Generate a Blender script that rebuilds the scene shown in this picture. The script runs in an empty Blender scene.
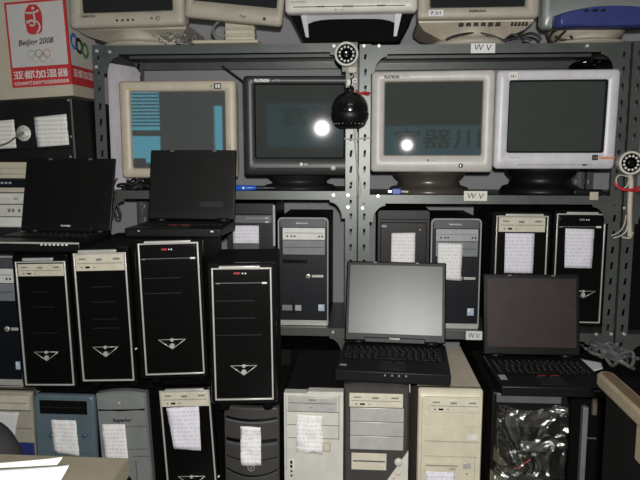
import bpy, bmesh, math, random
from mathutils import Vector, Matrix, noise
random.seed(7)
R = math.radians
scene = bpy.context.scene
COL = scene.collection

# ------------------------------------------------------------------ camera
F_PX = 640.0
CAM = Vector((0, 0, 1.17))
PITCH, YAW = R(7.5), R(4.0)

def P(px, py, Y):
    """Point on the vertical plane at distance Y seen at a pixel: (X, Z)."""
    a = (px - 320) / F_PX
    b = -(py - 240) / F_PX
    fy = math.cos(PITCH) + b * math.sin(PITCH)
    fz = -math.sin(PITCH) + b * math.cos(PITCH)
    X = a * math.cos(YAW) - fy * math.sin(YAW)
    Yd = a * math.sin(YAW) + fy * math.cos(YAW)
    s = Y / Yd
    return X * s, CAM.z + fz * s

def PV(px, py, Y):
    x, z = P(px, py, Y)
    return Vector((x, Y, z))

cd = bpy.data.cameras.new('camera')
cd.sensor_width = 36.0
cd.lens = 36.0 * F_PX / 640.0
cd.clip_start = 0.02
co = bpy.data.objects.new('camera', cd)
co.location = CAM
co.rotation_euler = (R(90) - PITCH, 0, YAW)
COL.objects.link(co)
scene.camera = co

# ------------------------------------------------------------------ materials
MATS = {}
def mat(name, col, rough=0.5, metal=0.0, spec=0.5, var=0.12, scale=14.0, bump=0.0, bscale=200.0, emit=None, rvar=0.12):
    m = bpy.data.materials.new(name)
    m.use_nodes = True
    nt = m.node_tree
    b = nt.nodes['Principled BSDF']
    b.inputs['Metallic'].default_value = metal
    b.inputs['Specular IOR Level'].default_value = spec
    tc = nt.nodes.new('ShaderNodeTexCoord')
    n = nt.nodes.new('ShaderNodeTexNoise')
    n.inputs['Scale'].default_value = scale
    n.inputs['Detail'].default_value = 6
    n.inputs['Roughness'].default_value = 0.65
    nt.links.new(tc.outputs['Object'], n.inputs['Vector'])
    r = nt.nodes.new('ShaderNodeValToRGB')
    r.color_ramp.elements[0].position = 0.3
    r.color_ramp.elements[1].position = 0.7
    c0 = [max(0, c * (1 - var)) for c in col]
    c1 = [min(1, c * (1 + var)) for c in col]
    r.color_ramp.elements[0].color = (*c0, 1)
    r.color_ramp.elements[1].color = (*c1, 1)
    nt.links.new(n.outputs['Fac'], r.inputs['Fac'])
    nt.links.new(r.outputs['Color'], b.inputs['Base Color'])
    mr = nt.nodes.new('ShaderNodeMapRange')
    mr.inputs['To Min'].default_value = max(0.02, rough * (1 - rvar))
    mr.inputs['To Max'].default_value = min(1, rough * (1 + rvar))
    nt.links.new(n.outputs['Fac'], mr.inputs['Value'])
    nt.links.new(mr.outputs['Result'], b.inputs['Roughness'])
    if bump:
        n2 = nt.nodes.new('ShaderNodeTexNoise')
        n2.inputs['Scale'].default_value = bscale
        n2.inputs['Detail'].default_value = 3
        nt.links.new(tc.outputs['Object'], n2.inputs['Vector'])
        bp = nt.nodes.new('ShaderNodeBump')
        bp.inputs['Strength'].default_value = bump
        bp.inputs['Distance'].default_value = 0.002
        nt.links.new(n2.outputs['Fac'], bp.inputs['Height'])
        nt.links.new(bp.outputs['Normal'], b.inputs['Normal'])
    if emit:
        b.inputs['Emission Color'].default_value = (*emit[0], 1)
        b.inputs['Emission Strength'].default_value = emit[1]
    MATS[name] = m
    return m

mat('beige_plastic', (0.52, 0.46, 0.365), 0.45)
mat('dull_beige', (0.40, 0.37, 0.30), 0.5)
mat('cream_plastic', (0.62, 0.57, 0.44), 0.42)
mat('drive_cream', (0.60, 0.565, 0.45), 0.42)
mat('pale_plastic', (0.60, 0.585, 0.53), 0.4)
mat('silver_plastic', (0.50, 0.50, 0.47), 0.35, 0.25)
mat('grey_silver', (0.26, 0.28, 0.27), 0.38, 0.25)
mat('white_plastic', (0.70, 0.69, 0.66), 0.4)
mat('lilac_white', (0.60, 0.59, 0.62), 0.38)
mat('warm_grey_plastic', (0.52, 0.50, 0.47), 0.4)
mat('black_plastic', (0.005, 0.005, 0.0052), 0.42, spec=0.3, bump=0.1)
mat('black_gloss', (0.0035, 0.0035, 0.0033), 0.22, spec=0.4, rvar=0.05)
mat('black_matte', (0.0045, 0.0045, 0.0045), 0.7, spec=0.2)
mat('soot_black', (0.003, 0.003, 0.003), 0.85, spec=0.1)
mat('charcoal', (0.015, 0.0155, 0.0165), 0.45, spec=0.3)
mat('charcoal_warm', (0.050, 0.047, 0.044), 0.4)
mat('mid_charcoal', (0.075, 0.08, 0.085), 0.42)
mat('navy_black', (0.006, 0.0075, 0.0115), 0.42, spec=0.3)
mat('slate_grey', (0.10, 0.105, 0.11), 0.4)
mat('ash_grey', (0.36, 0.37, 0.38), 0.4)
mat('ash_dark', (0.20, 0.21, 0.225), 0.4)
mat('blue_grey', (0.10, 0.140, 0.165), 0.42)
mat('blue_case', (0.06, 0.10, 0.17), 0.45)
mat('silver_trim', (0.62, 0.61, 0.57), 0.28, 0.35)
mat('chrome', (0.75, 0.75, 0.74), 0.15, 0.9)
mat('rack_paint', (0.100, 0.110, 0.103), 0.36, 0.35, bump=0.12, bscale=500)
mat('rack_dark', (0.085, 0.095, 0.095), 0.42, 0.3)
mat('galvanised', (0.42, 0.44, 0.43), 0.32, 0.6)
mat('bolt_metal', (0.72, 0.72, 0.68), 0.3, 0.5)
mat('paper_white', (0.72, 0.71, 0.72), 0.75, spec=0.2, var=0.04)
mat('paper_cream', (0.72, 0.70, 0.62), 0.75, spec=0.2, var=0.05)
mat('ink', (0.03, 0.03, 0.04), 0.6)
mat('grey_ink', (0.20, 0.20, 0.20), 0.6)
mat('white_ink', (0.72, 0.72, 0.70), 0.5)
mat('red_ink', (0.52, 0.035, 0.04), 0.55)
mat('red_mark', (0.40, 0.012, 0.02), 0.45)
mat('pink_edge', (0.62, 0.32, 0.30), 0.6)
mat('orange_mark', (0.65, 0.16, 0.06), 0.5)
mat('blue_mark', (0.08, 0.22, 0.55), 0.45)
mat('pale_blue_mark', (0.42, 0.52, 0.66), 0.4)
mat('green_mark', (0.10, 0.30, 0.08), 0.5)
mat('yellow_mark', (0.60, 0.45, 0.06), 0.5)
mat('green_led', (0.10, 0.5, 0.12), 0.4)
mat('carton_white', (0.55, 0.53, 0.51), 0.65, spec=0.3, var=0.05)
mat('carton_cream', (0.50, 0.46, 0.36), 0.7, spec=0.2, var=0.08)
mat('royal_blue', (0.028, 0.038, 0.17), 0.42)
mat('blue_handle', (0.02, 0.12, 0.60), 0.3)
mat('blue_plug', (0.03, 0.06, 0.32), 0.4)
mat('cable_black', (0.01, 0.01, 0.01), 0.45)
mat('cable_grey', (0.14, 0.14, 0.13), 0.45)
mat('cable_beige', (0.50, 0.46, 0.37), 0.5)
mat('ribbon_red', (0.50, 0.02, 0.03), 0.5)
mat('wood', (0.085, 0.058, 0.032), 0.5, var=0.25, scale=8)
mat('wood_edge', (0.19, 0.158, 0.105), 0.5, var=0.2)
mat('tan_board', (0.125, 0.112, 0.080), 0.5)
mat('wall_paint', (0.31, 0.31, 0.325), 0.8, spec=0.2, var=0.05, scale=3)
mat('ceiling_paint', (0.5, 0.5, 0.48), 0.9, spec=0.1)
mat('floor_tile', (0.12, 0.115, 0.11), 0.5)
mat('room_wall', (0.20, 0.20, 0.20), 0.9, spec=0.1)
mat('panel_white', (0.62, 0.60, 0.64), 0.6)
mat('chair_fabric', (0.020, 0.019, 0.021), 0.85, spec=0.15)
mat('lcd_dark', (0.0045, 0.0040, 0.0035), 0.45, spec=0.25)
mat('lcd_brown', (0.040, 0.030, 0.028), 0.42, spec=0.3)
mat('lcd_silver', (0.060, 0.069, 0.066), 0.36, 0.12, spec=0.45, var=0.06, scale=4)
mat('charcoal_bezel', (0.026, 0.027, 0.027), 0.42)
mat('charcoal_lap', (0.006, 0.006, 0.0063), 0.45, spec=0.25)
mat('stand_grey', (0.085, 0.078, 0.066), 0.3, 0.3)
mat('scuffed_black', (0.0055, 0.0055, 0.005), 0.6, spec=0.3, var=0.6, scale=9)
mat('lamp_black_glass', (0.006, 0.006, 0.006), 0.16)
mat('inside_dark', (0.03, 0.026, 0.02), 0.8)
mat('pearl', (0.7, 0.7, 0.66), 0.35)
mat('lamp_tube', (0.9, 0.9, 0.9), 0.5, emit=((1, 0.97, 0.9), 3.0))

def screen_mat(name, col, ior=1.7):
    m = mat(name, col, 0.02, 0, 0.5, 0.05, 6, rvar=0.0)
    m.node_tree.nodes['Principled BSDF'].inputs['IOR'].default_value = ior
    return m
screen_mat('crt_glass', (0.050, 0.058, 0.052))
screen_mat('crt_glass_grey', (0.085, 0.094, 0.090))
screen_mat('crt_glass_soft', (0.045, 0.052, 0.048), 1.5)
MATS['crt_glass_soft'].node_tree.nodes['Map Range'].inputs['To Min'].default_value = 0.035
MATS['crt_glass_soft'].node_tree.nodes['Map Range'].inputs['To Max'].default_value = 0.035
screen_mat('crt_glass_black', (0.020, 0.022, 0.022), 1.5)

def printed_paper(name, col, rows=190.0, dens=0.5):
    """white sheet with rows of small grey print (a little table)"""
    m = mat(name, col, 0.75, spec=0.2, var=0.03)
    nt = m.node_tree
    b = nt.nodes['Principled BSDF']
    src = b.inputs['Base Color'].links[0].from_socket
    tc = nt.nodes['Texture Coordinate']
    sep = nt.nodes.new('ShaderNodeSeparateXYZ')
    nt.links.new(tc.outputs['Object'], sep.inputs[0])
    def math_(op, a, bb):
        n = nt.nodes.new('ShaderNodeMath'); n.operation = op
        for i, v in enumerate((a, bb)):
            if isinstance(v, (int, float)): n.inputs[i].default_value = v
            else: nt.links.new(v, n.inputs[i])
        return n.outputs[0]
    zs = math_('MULTIPLY', sep.outputs['Z'], rows)
    fr = math_('FRACT', zs, 0)
    line = math_('LESS_THAN', fr, 0.45)
    fl = math_('FLOOR', zs, 0)
    cmb = nt.nodes.new('ShaderNodeCombineXYZ')
    xs = math_('MULTIPLY', sep.outputs['X'], 170.0)
    nt.links.new(xs, cmb.inputs[0]); nt.links.new(fl, cmb.inputs[1])
    nz = nt.nodes.new('ShaderNodeTexNoise'); nz.inputs['Scale'].default_value = 1.0; nz.inputs['Detail'].default_value = 2
    nt.links.new(cmb.outputs[0], nz.inputs['Vector'])
    txt = math_('GREATER_THAN', nz.outputs['Fac'], dens)
    fac = math_('MULTIPLY', math_('MULTIPLY', line, txt), 0.34)
    mx = nt.nodes.new('ShaderNodeMix'); mx.data_type = 'RGBA'
    nt.links.new(fac, mx.inputs['Factor'])
    nt.links.new(src, mx.inputs[6])
    mx.inputs[7].default_value = (0.28, 0.26, 0.34, 1)
    nt.links.new(mx.outputs[2], b.inputs['Base Color'])
    return m
printed_paper('print_white', (0.86, 0.85, 0.84), 80, 0.50)
printed_paper('print_lilac', (0.80, 0.78, 0.86), 80, 0.50)
printed_paper('print_grey', (0.74, 0.73, 0.68), 70, 0.46)

def clear_film(name, trans=0.72, bump=0.6):
    m = bpy.data.materials.new(name); m.use_nodes = True
    nt = m.node_tree; nt.nodes.clear()
    o = nt.nodes.new('ShaderNodeOutputMaterial')
    t = nt.nodes.new('ShaderNodeBsdfTransparent'); t.inputs[0].default_value = (0.93, 0.93, 0.9, 1)
    g = nt.nodes.new('ShaderNodeBsdfGlossy'); g.inputs['Roughness'].default_value = 0.12; g.inputs[0].default_value = (0.95, 0.95, 0.9, 1)
    mx = nt.nodes.new('ShaderNodeMixShader'); mx.inputs[0].default_value = 1 - trans
    tc = nt.nodes.new('ShaderNodeTexCoord')
    if bump:
        n = nt.nodes.new('ShaderNodeTexNoise'); n.inputs['Scale'].default_value = 35; n.inputs['Detail'].default_value = 5; n.inputs['Distortion'].default_value = 1.5
        bp = nt.nodes.new('ShaderNodeBump'); bp.inputs['Strength'].default_value = bump; bp.inputs['Distance'].default_value = 0.01
        nt.links.new(tc.outputs['Object'], n.inputs['Vector'])
        nt.links.new(n.outputs['Fac'], bp.inputs['Height'])
        nt.links.new(bp.outputs['Normal'], g.inputs['Normal'])
    nt.links.new(t.outputs[0], mx.inputs[1]); nt.links.new(g.outputs[0], mx.inputs[2])
    nt.links.new(mx.outputs[0], o.inputs[0])
    MATS[name] = m
clear_film('cling_film', 0.73, 0.35)
clear_film('window_glass', 0.95, 0)
clear_film('dimming_glass', 0.94, 0)
MATS['dimming_glass'].node_tree.nodes['Transparent BSDF'].inputs[0].default_value = (0.42, 0.36, 0.36, 1)  # tint added to dim this window's reflection in the monitors

# ------------------------------------------------------------------ mesh builder
def rrect(w, h, r, n=4, cx=0, cz=0):
    """rounded rectangle in x,z, counted from the lower left corner"""
    r = max(1e-5, min(r, w / 2 - 1e-5, h / 2 - 1e-5))
    pts = []
    for (sx, sz, a0) in ((1, -1, -90), (1, 1, 0), (-1, 1, 90), (-1, -1, 180)):
        ox, oz = sx * (w / 2 - r), sz * (h / 2 - r)
        for k in range(n + 1):
            a = R(a0 + 90.0 * k / n)
            pts.append((cx + ox + r * math.cos(a), cz + oz + r * math.sin(a)))
    return pts

class MB:
    def __init__(s):
        s.bm = bmesh.new(); s.slots = []
    def mi(s, m):
        if m not in s.slots: s.slots.append(m)
        return s.slots.index(m)
    def face(s, vs, m, smooth=False):
        try: f = s.bm.faces.new(vs)
        except ValueError: return None
        f.material_index = s.mi(m); f.smooth = smooth
        return f
    def box(s, x0, x1, y0, y1, z0, z1, m, bev=0.0, seg=2):
        if x1 < x0: x0, x1 = x1, x0
        if z1 < z0: z0, z1 = z1, z0
        if y1 < y0: y0, y1 = y1, y0
        v = [s.bm.verts.new((x, y, z)) for x in (x0, x1) for y in (y0, y1) for z in (z0, z1)]
        fs = []
        for idx in ((0, 1, 3, 2), (4, 6, 7, 5), (0, 4, 5, 1), (2, 3, 7, 6), (0, 2, 6, 4), (1, 5, 7, 3)):
            fs.append(s.face([v[i] for i in idx], m))
        if bev > 0:
            bev = min(bev, 0.45 * min(x1 - x0, y1 - y0, z1 - z0))
            es = list({e for f in fs for e in f.edges})
            r = bmesh.ops.bevel(s.bm, geom=es, offset=bev, segments=seg, profile=0.5, affect='EDGES')
            for f in r['faces']:
                f.material_index = s.mi(m); f.smooth = True
        return s
    def prism(s, pts, y0, y1, m):
        """polygon in x,z pushed from y0 to y1"""
        a = [s.bm.verts.new((x, y0, z)) for x, z in pts]
        b = [s.bm.verts.new((x, y1, z)) for x, z in pts]
        n = len(pts)
        s.face(a, m); s.face(b[::-1], m)
        for i in range(n):
            s.face([a[i], b[i], b[(i + 1) % n], a[(i + 1) % n]], m)
        return s
    def loft(s, rings, mats, cap0=True, cap1=True, smooth=True):
        vr = [[s.bm.verts.new(p) for p in r] for r in rings]
        n = len(rings[0])
        if isinstance(mats, str): mats = [mats] * (len(rings) - 1)
        for k in range(len(rings) - 1):
            for i in range(n):
                j = (i + 1) % n
                s.face([vr[k][i], vr[k + 1][i], vr[k + 1][j], vr[k][j]], mats[k], smooth)
        if cap0: s.face(vr[0], mats[0])
        if cap1: s.face(vr[-1][::-1], mats[-1])
        return s
    def rloft(s, specs, mats, n=4, **k):
        """specs: (y, w, h, r, cx, cz) rounded rectangles along y"""
        rings = [[(x, y, z) for x, z in rrect(w, h, r, n, cx, cz)] for (y, w, h, r, cx, cz) in specs]
        return s.loft(rings, mats, **k)
    def cyl(s, c, r, d, m, axis='y', n=20, r2=None, smooth=True):
        """cylinder from c along the axis for length d"""
        r2 = r if r2 is None else r2
        def pt(rr, a, t):
            u, v = rr * math.cos(a), rr * math.sin(a)
            if axis == 'y': return (c[0] + u, c[1] + t, c[2] + v)
            if axis == 'x': return (c[0] + t, c[1] + u, c[2] + v)
            return (c[0] + u, c[1] + v, c[2] + t)
        A = [2 * math.pi * i / n for i in range(n)]
        va = [s.bm.verts.new(pt(r, a, 0)) for a in A]
        vb = [s.bm.verts.new(pt(r2, a, d)) for a in A]
        for i in range(n):
            j = (i + 1) % n
            s.face([va[i], vb[i], vb[j], va[j]], m, smooth)
        s.face(va, m); s.face(vb[::-1], m)
        return s
    def lathe(s, prof, c, m, n=28, axis='z'):
        """(r, t) profile spun about the axis through c"""
        rings = []
        for r, t in prof:
            ring = []
            for i in range(n):
                a = 2 * math.pi * i / n
                u, v = max(r, 1e-5) * math.cos(a), max(r, 1e-5) * math.sin(a)
                ring.append((c[0] + u, c[1] + v, c[2] + t) if axis == 'z' else (c[0] + u, c[1] + t, c[2] + v))
            rings.append(ring)
        return s.loft(rings, m)
    def sphere(s, c, rx, ry, rz, m, n=24, k=14):
        prof = []
        rings = []
        for i in range(k + 1):
            a = -math.pi / 2 + math.pi * i / k
            rr = max(math.cos(a), 1e-4)
            rings.append([(c[0] + rx * rr * math.cos(2 * math.pi * j / n), c[1] + ry * rr * math.sin(2 * math.pi * j / n), c[2] + rz * math.sin(a)) for j in range(n)])
        return s.loft(rings, m)
    def tube(s, pts, r, m, n=8, smooth_path=True, closed=False):
        pts = [Vector(p) for p in pts]
        if smooth_path and len(pts) > 2:
            out = []
            L = len(pts)
            rng = range(L if closed else L - 1)
            for i in rng:
                if closed: p0, p1, p2, p3 = pts[i - 1], pts[i], pts[(i + 1) % L], pts[(i + 2) % L]
                else: p0, p1, p2, p3 = pts[max(i - 1, 0)], pts[i], pts[i + 1], pts[min(i + 2, L - 1)]
                for k in range(6):
                    t = k / 6
                    out.append(0.5 * ((2 * p1) + (-p0 + p2) * t + (2 * p0 - 5 * p1 + 4 * p2 - p3) * t * t + (-p0 + 3 * p1 - 3 * p2 + p3) * t ** 3))
            if not closed: out.append(pts[-1])
            pts = out
        rings = []
        up = Vector((0.13, 0.21, 0.97)).normalized()
        L = len(pts)
        for i, p in enumerate(pts):
            if closed: d = pts[(i + 1) % L] - pts[i - 1]
            else: d = pts[min(i + 1, L - 1)] - pts[max(i - 1, 0)]
            if d.length < 1e-9: d = Vector((1, 0, 0))
            d.normalize()
            u = d.cross(up)
            if u.length < 1e-3: u = d.cross(Vector((1, 0, 0)))
            u.normalize(); v = u.cross(d); up = v
            rings.append([tuple(p + r * (math.cos(2 * math.pi * k / n) * u + math.sin(2 * math.pi * k / n) * v)) for k in range(n)])
        if closed:
            rings.append(rings[0])
            return s.loft(rings, m, False, False)
        return s.loft(rings, m)
    def text(s, string, size, c, y, m, width=None, rot=0, ext=0.0004, bold=0.0, shear=0.0):
        """lettering in the x,z plane facing -y, centred on c=(x,z), `size` = height of the block"""
        cu = bpy.data.curves.new('lettering', 'FONT')
        cu.body = string; cu.size = 1; cu.extrude = 0.0; cu.shear = shear
        cu.resolution_u = 3
        if bold: cu.offset = bold
        o = bpy.data.objects.new('lettering', cu)
        COL.objects.link(o)
        dg = bpy.context.evaluated_depsgraph_get()
        me = bpy.data.meshes.new_from_object(o.evaluated_get(dg))
        bpy.data.objects.remove(o); bpy.data.curves.remove(cu)
        if not me.vertices: return s
        xs = [v.co.x for v in me.vertices]; ys = [v.co.y for v in me.vertices]
        w0, h0 = max(xs) - min(xs), max(ys) - min(ys)
        k = size / max(h0, 1e-6); kx = k if width is None else width / max(w0, 1e-6)
        mx, my = (max(xs) + min(xs)) / 2, (max(ys) + min(ys)) / 2
        cr, sr = math.cos(rot), math.sin(rot)
        vs = []
        for v in me.vertices:
            a, b = (v.co.x - mx) * kx, (v.co.y - my) * k
            vs.append(s.bm.verts.new((c[0] + a * cr - b * sr, y, c[1] + a * sr + b * cr)))
        for p in me.polygons:
            s.face([vs[i] for i in p.vertices], m)
        bpy.data.meshes.remove(me)
        return s
    def xform(s, M, start=0):
        for i, v in enumerate(s.bm.verts):
            if i >= start: v.co = M @ v.co
        return s
    def count(s): return len(s.bm.verts)
    def build(s, name, parent=None, loc=None, rot=None, normals=True):
        me = bpy.data.meshes.new(name)
        if normals: bmesh.ops.recalc_face_normals(s.bm, faces=s.bm.faces[:])
        s.bm.to_mesh(me); s.bm.free()
        for k in s.slots: me.materials.append(MATS[k])
        o = bpy.data.objects.new(name, me)
        COL.objects.link(o)
        if parent is not None: o.parent = parent
        if loc is not None: o.location = loc
        if rot is not None: o.rotation_euler = rot
        return o

def tag(o, label, cat, group=None):
    o['label'] = label; o['category'] = cat
    if group: o['group'] = group
    return o
def thing(name, label, cat, loc, rot=(0, 0, 0), group=None):
    o = bpy.data.objects.new(name, None)
    o.empty_display_size = 0.05
    COL.objects.link(o)
    o.location = loc; o.rotation_euler = rot
    return tag(o, label, cat, group)
def struct(o):
    o['kind'] = 'structure'; return o

class Face:
    """a front face given by where it is seen; turns pixels into its own metres (x from centre, z from bottom)"""
    def __init__(s, x0, y0, x1, y1, Y):
        xm, ym = (x0 + x1) / 2, (y0 + y1) / 2
        s.X0, s.X1 = P(x0, ym, Y)[0], P(x1, ym, Y)[0]
        s.Z1, s.Z0 = P(xm, y0, Y)[1], P(xm, y1, Y)[1]
        s.b = (x0, y0, x1, y1); s.Y = Y
        s.w, s.h = s.X1 - s.X0, s.Z1 - s.Z0
        s.cx = (s.X0 + s.X1) / 2
    def x(s, px): return (px - s.b[0]) / (s.b[2] - s.b[0]) * s.w - s.w / 2
    def z(s, py): return (s.b[3] - py) / (s.b[3] - s.b[1]) * s.h
    def rect(s, mb, x0, y0, x1, y1, d0, d1, m, bev=0.0):
        return mb.box(s.x(x0), s.x(x1), d0, d1, s.z(y1), s.z(y0), m, bev)

def paper_label(F, quad, parent, m='print_white', crumple=0.0006, y=-0.003, name='paper_label', seed=0):
    """sheet given by its four seen corners tl, tr, br, bl on a face"""
    mb = MB()
    q = [(F.x(a), F.z(b)) for a, b in quad]
    nx, nz = 7, 10
    g = []
    for j in range(nz + 1):
        v = j / nz
        row = []
        for i in range(nx + 1):
            u = i / nx
            top = (q[0][0] * (1 - u) + q[1][0] * u, q[0][1] * (1 - u) + q[1][1] * u)
            bot = (q[3][0] * (1 - u) + q[2][0] * u, q[3][1] * (1 - u) + q[2][1] * u)
            x, z = top[0] * (1 - v) + bot[0] * v, top[1] * (1 - v) + bot[1] * v
            d = crumple * 6 * noise.noise(Vector((x * 40 + seed, z * 40, seed * 3.1)))
            row.append(mb.bm.verts.new((x, y + d - crumple * 3, z)))
        g.append(row)
    for j in range(nz):
        for i in range(nx):
            mb.face([g[j][i], g[j + 1][i], g[j + 1][i + 1], g[j][i + 1]], m, True)
    o = mb.build(name, parent)
    sm = o.modifiers.new('thickness', 'SOLIDIFY'); sm.thickness = 0.0004
    return o

# ------------------------------------------------------------------ the room
FLOOR = 0.05
WALLY = 2.80
XL, XR, YR, ZC = -3.0, 2.6, -2.1, 2.75
def slab(name, x0, x1, y0, y1, z0, z1, m):
    return struct(MB().box(x0, x1, y0, y1, z0, z1, m).build(name))
slab('floor', XL, XR, YR, WALLY, FLOOR - 0.05, FLOOR, 'floor_tile')
slab('ceiling', XL, XR, YR, WALLY, ZC, ZC + 0.05, 'ceiling_paint')
slab('wall_back', XL, XR, WALLY, WALLY + 0.08, FLOOR, ZC, 'wall_paint')
slab('wall_left', XL - 0.08, XL, YR, WALLY, FLOOR, ZC, 'room_wall')
slab('wall_right', XR, XR + 0.08, YR, WALLY, FLOOR, ZC, 'room_wall')
# the street side behind the camera, with its two window openings
W1 = (-2.60, -2.12, 1.06, 1.90)
W2 = (-0.42, 0.72, 0.98, 1.49)
W3 = (-1.615, -1.455, 1.17, 1.72)
def front_wall():
    mb = MB()
    y0, y1 = YR - 0.12, YR
    cuts = sorted([W1, W2, W3])
    x = XL
    for (a, b, c, d) in cuts:
        mb.box(x, a, y0, y1, FLOOR, ZC, 'room_wall')
        mb.box(a, b, y0, y1, FLOOR, c, 'room_wall')
        mb.box(a, b, y0, y1, d, ZC, 'room_wall')
        x = b
    mb.box(x, XR, y0, y1, FLOOR, ZC, 'room_wall')
    return struct(mb.build('wall_front'))
front_wall()
for i, (a, b, c, d) in enumerate((W1, W2, W3)):
    mb = MB()
    t = 0.035
    for bx in ((a, a + t, c, d), (b - t, b, c, d), (a + t, b - t, c, c + t), (a + t, b - t, d - t, d)):
        mb.box(bx[0], bx[1], YR - 0.10, YR - 0.04, bx[2], bx[3], 'galvanised', 0.003)
    mb.box(a + t, b - t, YR - 0.075, YR - 0.071, c + t, d - t, 'window_glass' if i != 1 else 'dimming_glass')
    if i == 0:
        # a roller of horizontal blinds over the upper half
        z = d - 0.05
        while z > 1.47:
            mb.box(a + t, b - t, YR - 0.035, YR - 0.018, z - 0.015, z, 'room_wall')
            z -= 0.036
        mb.box(a + t, b - t, YR - 0.06, YR - 0.03, 1.375, 1.436, 'room_wall')
    elif i == 1:
        # cut lettering on the outside of the shop glass
        mb.text('宫器川', 0.20, (0.20, 1.325), YR - 0.085, 'red_ink', width=0.86, bold=0.012)
    struct(mb.build('window_%d' % (i + 1)))

# ------------------------------------------------------------------ slotted angle shelving
def slotted_flange(mb, along_x, a0, a1, c, z0, z1, m, first=0.03, pitch=0.055, diag=0.0):
    """flat strip with a column of slots; a0..a1 is its width, c its plane"""
    am = (a0 + a1) / 2
    def v(a, z): return mb.bm.verts.new((a, c, z) if along_x else (c, a, z))
    z = z0
    L = [v(a0, z), v(a1, z)]
    k = 0
    while z + pitch <= z1 + 1e-6:
        U = [v(a0, z + pitch), v(a1, z + pitch)]
        zc = z + pitch / 2
        hw, hh = 0.0042, 0.0115
        s = [v(am - hw - diag, zc - hh), v(am + hw - diag, zc - hh), v(am + hw + diag, zc + hh), v(am - hw + diag, zc + hh)]
        mb.face([L[0], L[1], s[1], s[0]], m); mb.face([L[1], U[1], s[2], s[1]], m)
        mb.face([U[1], U[0], s[3], s[2]], m); mb.face([U[0], L[0], s[0], s[3]], m)
        L = U; z += pitch
    if z < z1 - 1e-4:
        mb.face([L[0], L[1], v(a1, z1), v(a0, z1)], m)

def angle_post(name, x_outer, sx, y_outer, sy, z0, z1, root, fl=0.038):
    """an L of slotted steel; sx, sy say which way its flanges run"""
    mb = MB()
    x1 = x_outer + sx * fl
    y1 = y_outer + sy * fl
    slotted_flange(mb, True, min(x_outer, x1), max(x_outer, x1), y_outer, z0, z1, 'rack_paint', diag=0.0015)
    slotted_flange(mb, False, min(y_outer, y1), max(y_outer, y1), x_outer, z0, z1, 'rack_paint', diag=0.0015)
    o = mb.build(name, root)
    sm = o.modifiers.new('thickness', 'SOLIDIFY'); sm.thickness = 0.0018; sm.offset = 0
    return o

RY0, RD = 2.25, 0.42
def gusset(x, z, sx, root, up=False, big=1.0):
    """corner plate with a hollow curved edge under a shelf lip"""
    w, h = 0.055 * big, 0.065 * big
    pts = [(0, 0), (w, 0)]
    for k in range(7):
        a = R(90 * k / 6)
        pts.append((0.012 + (w - 0.012) * (1 - math.sin(a)), -h + 0.0 + (h - 0.012) * math.cos(a)) if False else (w - (w - 0.012) * math.sin(a), -h * (1 - math.cos(a)) * 0.9 - 0.008))
    pts.append((0, -h))
    pts = [(x + sx * p, z + q) for p, q in pts]
    return MB().prism(pts, RY0 + 0.0012, RY0 + 0.003, 'rack_paint').build('gusset', root)

def rack(label, x0, x1, shelves, bolts, gussets, tags, top):
    root = thing('shelving_unit', label, 'shelf', ((x0 + x1) / 2, RY0, FLOOR), group=None)
    inv = Matrix.Translation(-Vector(root.location))
    def fix(o):
        o.data.transform(inv); return o
    for xo, sx in ((x0, 1), (x1, -1)):
        for yo, sy in ((RY0, 1), (RY0 + RD, -1)):
            fix(angle_post('upright', xo, sx, yo, sy, FLOOR, top, root))
    for z in shelves:
        mb = MB()
        a, b = x0 + 0.002, x1 - 0.002
        y0, y1 = RY0 + 0.003, RY0 + RD - 0.003
        mb.box(a, b, y0, y1, z - 0.002, z, 'rack_paint')
        mb.box(a, b, y0, y0 + 0.002, z - 0.030, z - 0.002, 'rack_paint')
        mb.box(a, b, y1 - 0.002, y1, z - 0.030, z - 0.002, 'rack_paint')
        mb.box(a, a + 0.002, y0 + 0.002, y1 - 0.002, z - 0.030, z - 0.002, 'rack_paint')
        mb.box(b - 0.002, b, y0 + 0.002, y1 - 0.002, z - 0.030, z - 0.002, 'rack_paint')
        mb.box(a + 0.06, b - 0.06, (y0 + y1) / 2 - 0.02, (y0 + y1) / 2 + 0.02, z - 0.018, z - 0.002, 'rack_dark')
        fix(mb.build('shelf', root))
    for (gx, gz, s) in gussets:
        fix(gusset(gx, gz, s, root))
    for (bx, by) in bolts:
        q = PV(bx, by, RY0 - 0.0012)
        mb = MB()
        mb.cyl((q.x, q.y - 0.004, q.z), 0.0058, 0.004, 'bolt_metal', n=6, smooth=False)
        mb.cyl((q.x, q.y - 0.006, q.z), 0.0034, 0.002, 'bolt_metal', n=10)
        fix(mb.build('bolt', root))
    for (a, b, c, d, txt, lab, m) in tags:
        p0, p1 = P(a, b, RY0), P(c, d, RY0)
        mb = MB()
        mb.box(p0[0], p1[0], RY0 - 0.0012, RY0 + 0.003, p1[1], p0[1], m, 0.0003)
        if txt:
            mb.text(txt, (p0[1] - p1[1]) * 0.55, ((p0[0] + p1[0]) / 2, (p0[1] + p1[1]) / 2), RY0 - 0.0016, 'ink', width=(p1[0] - p0[0]) * 0.72, rot=R(-3), shear=0.1)
        o = fix(mb.build('shelf_label', root))
        if lab: o['label'] = lab
    return root

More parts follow.
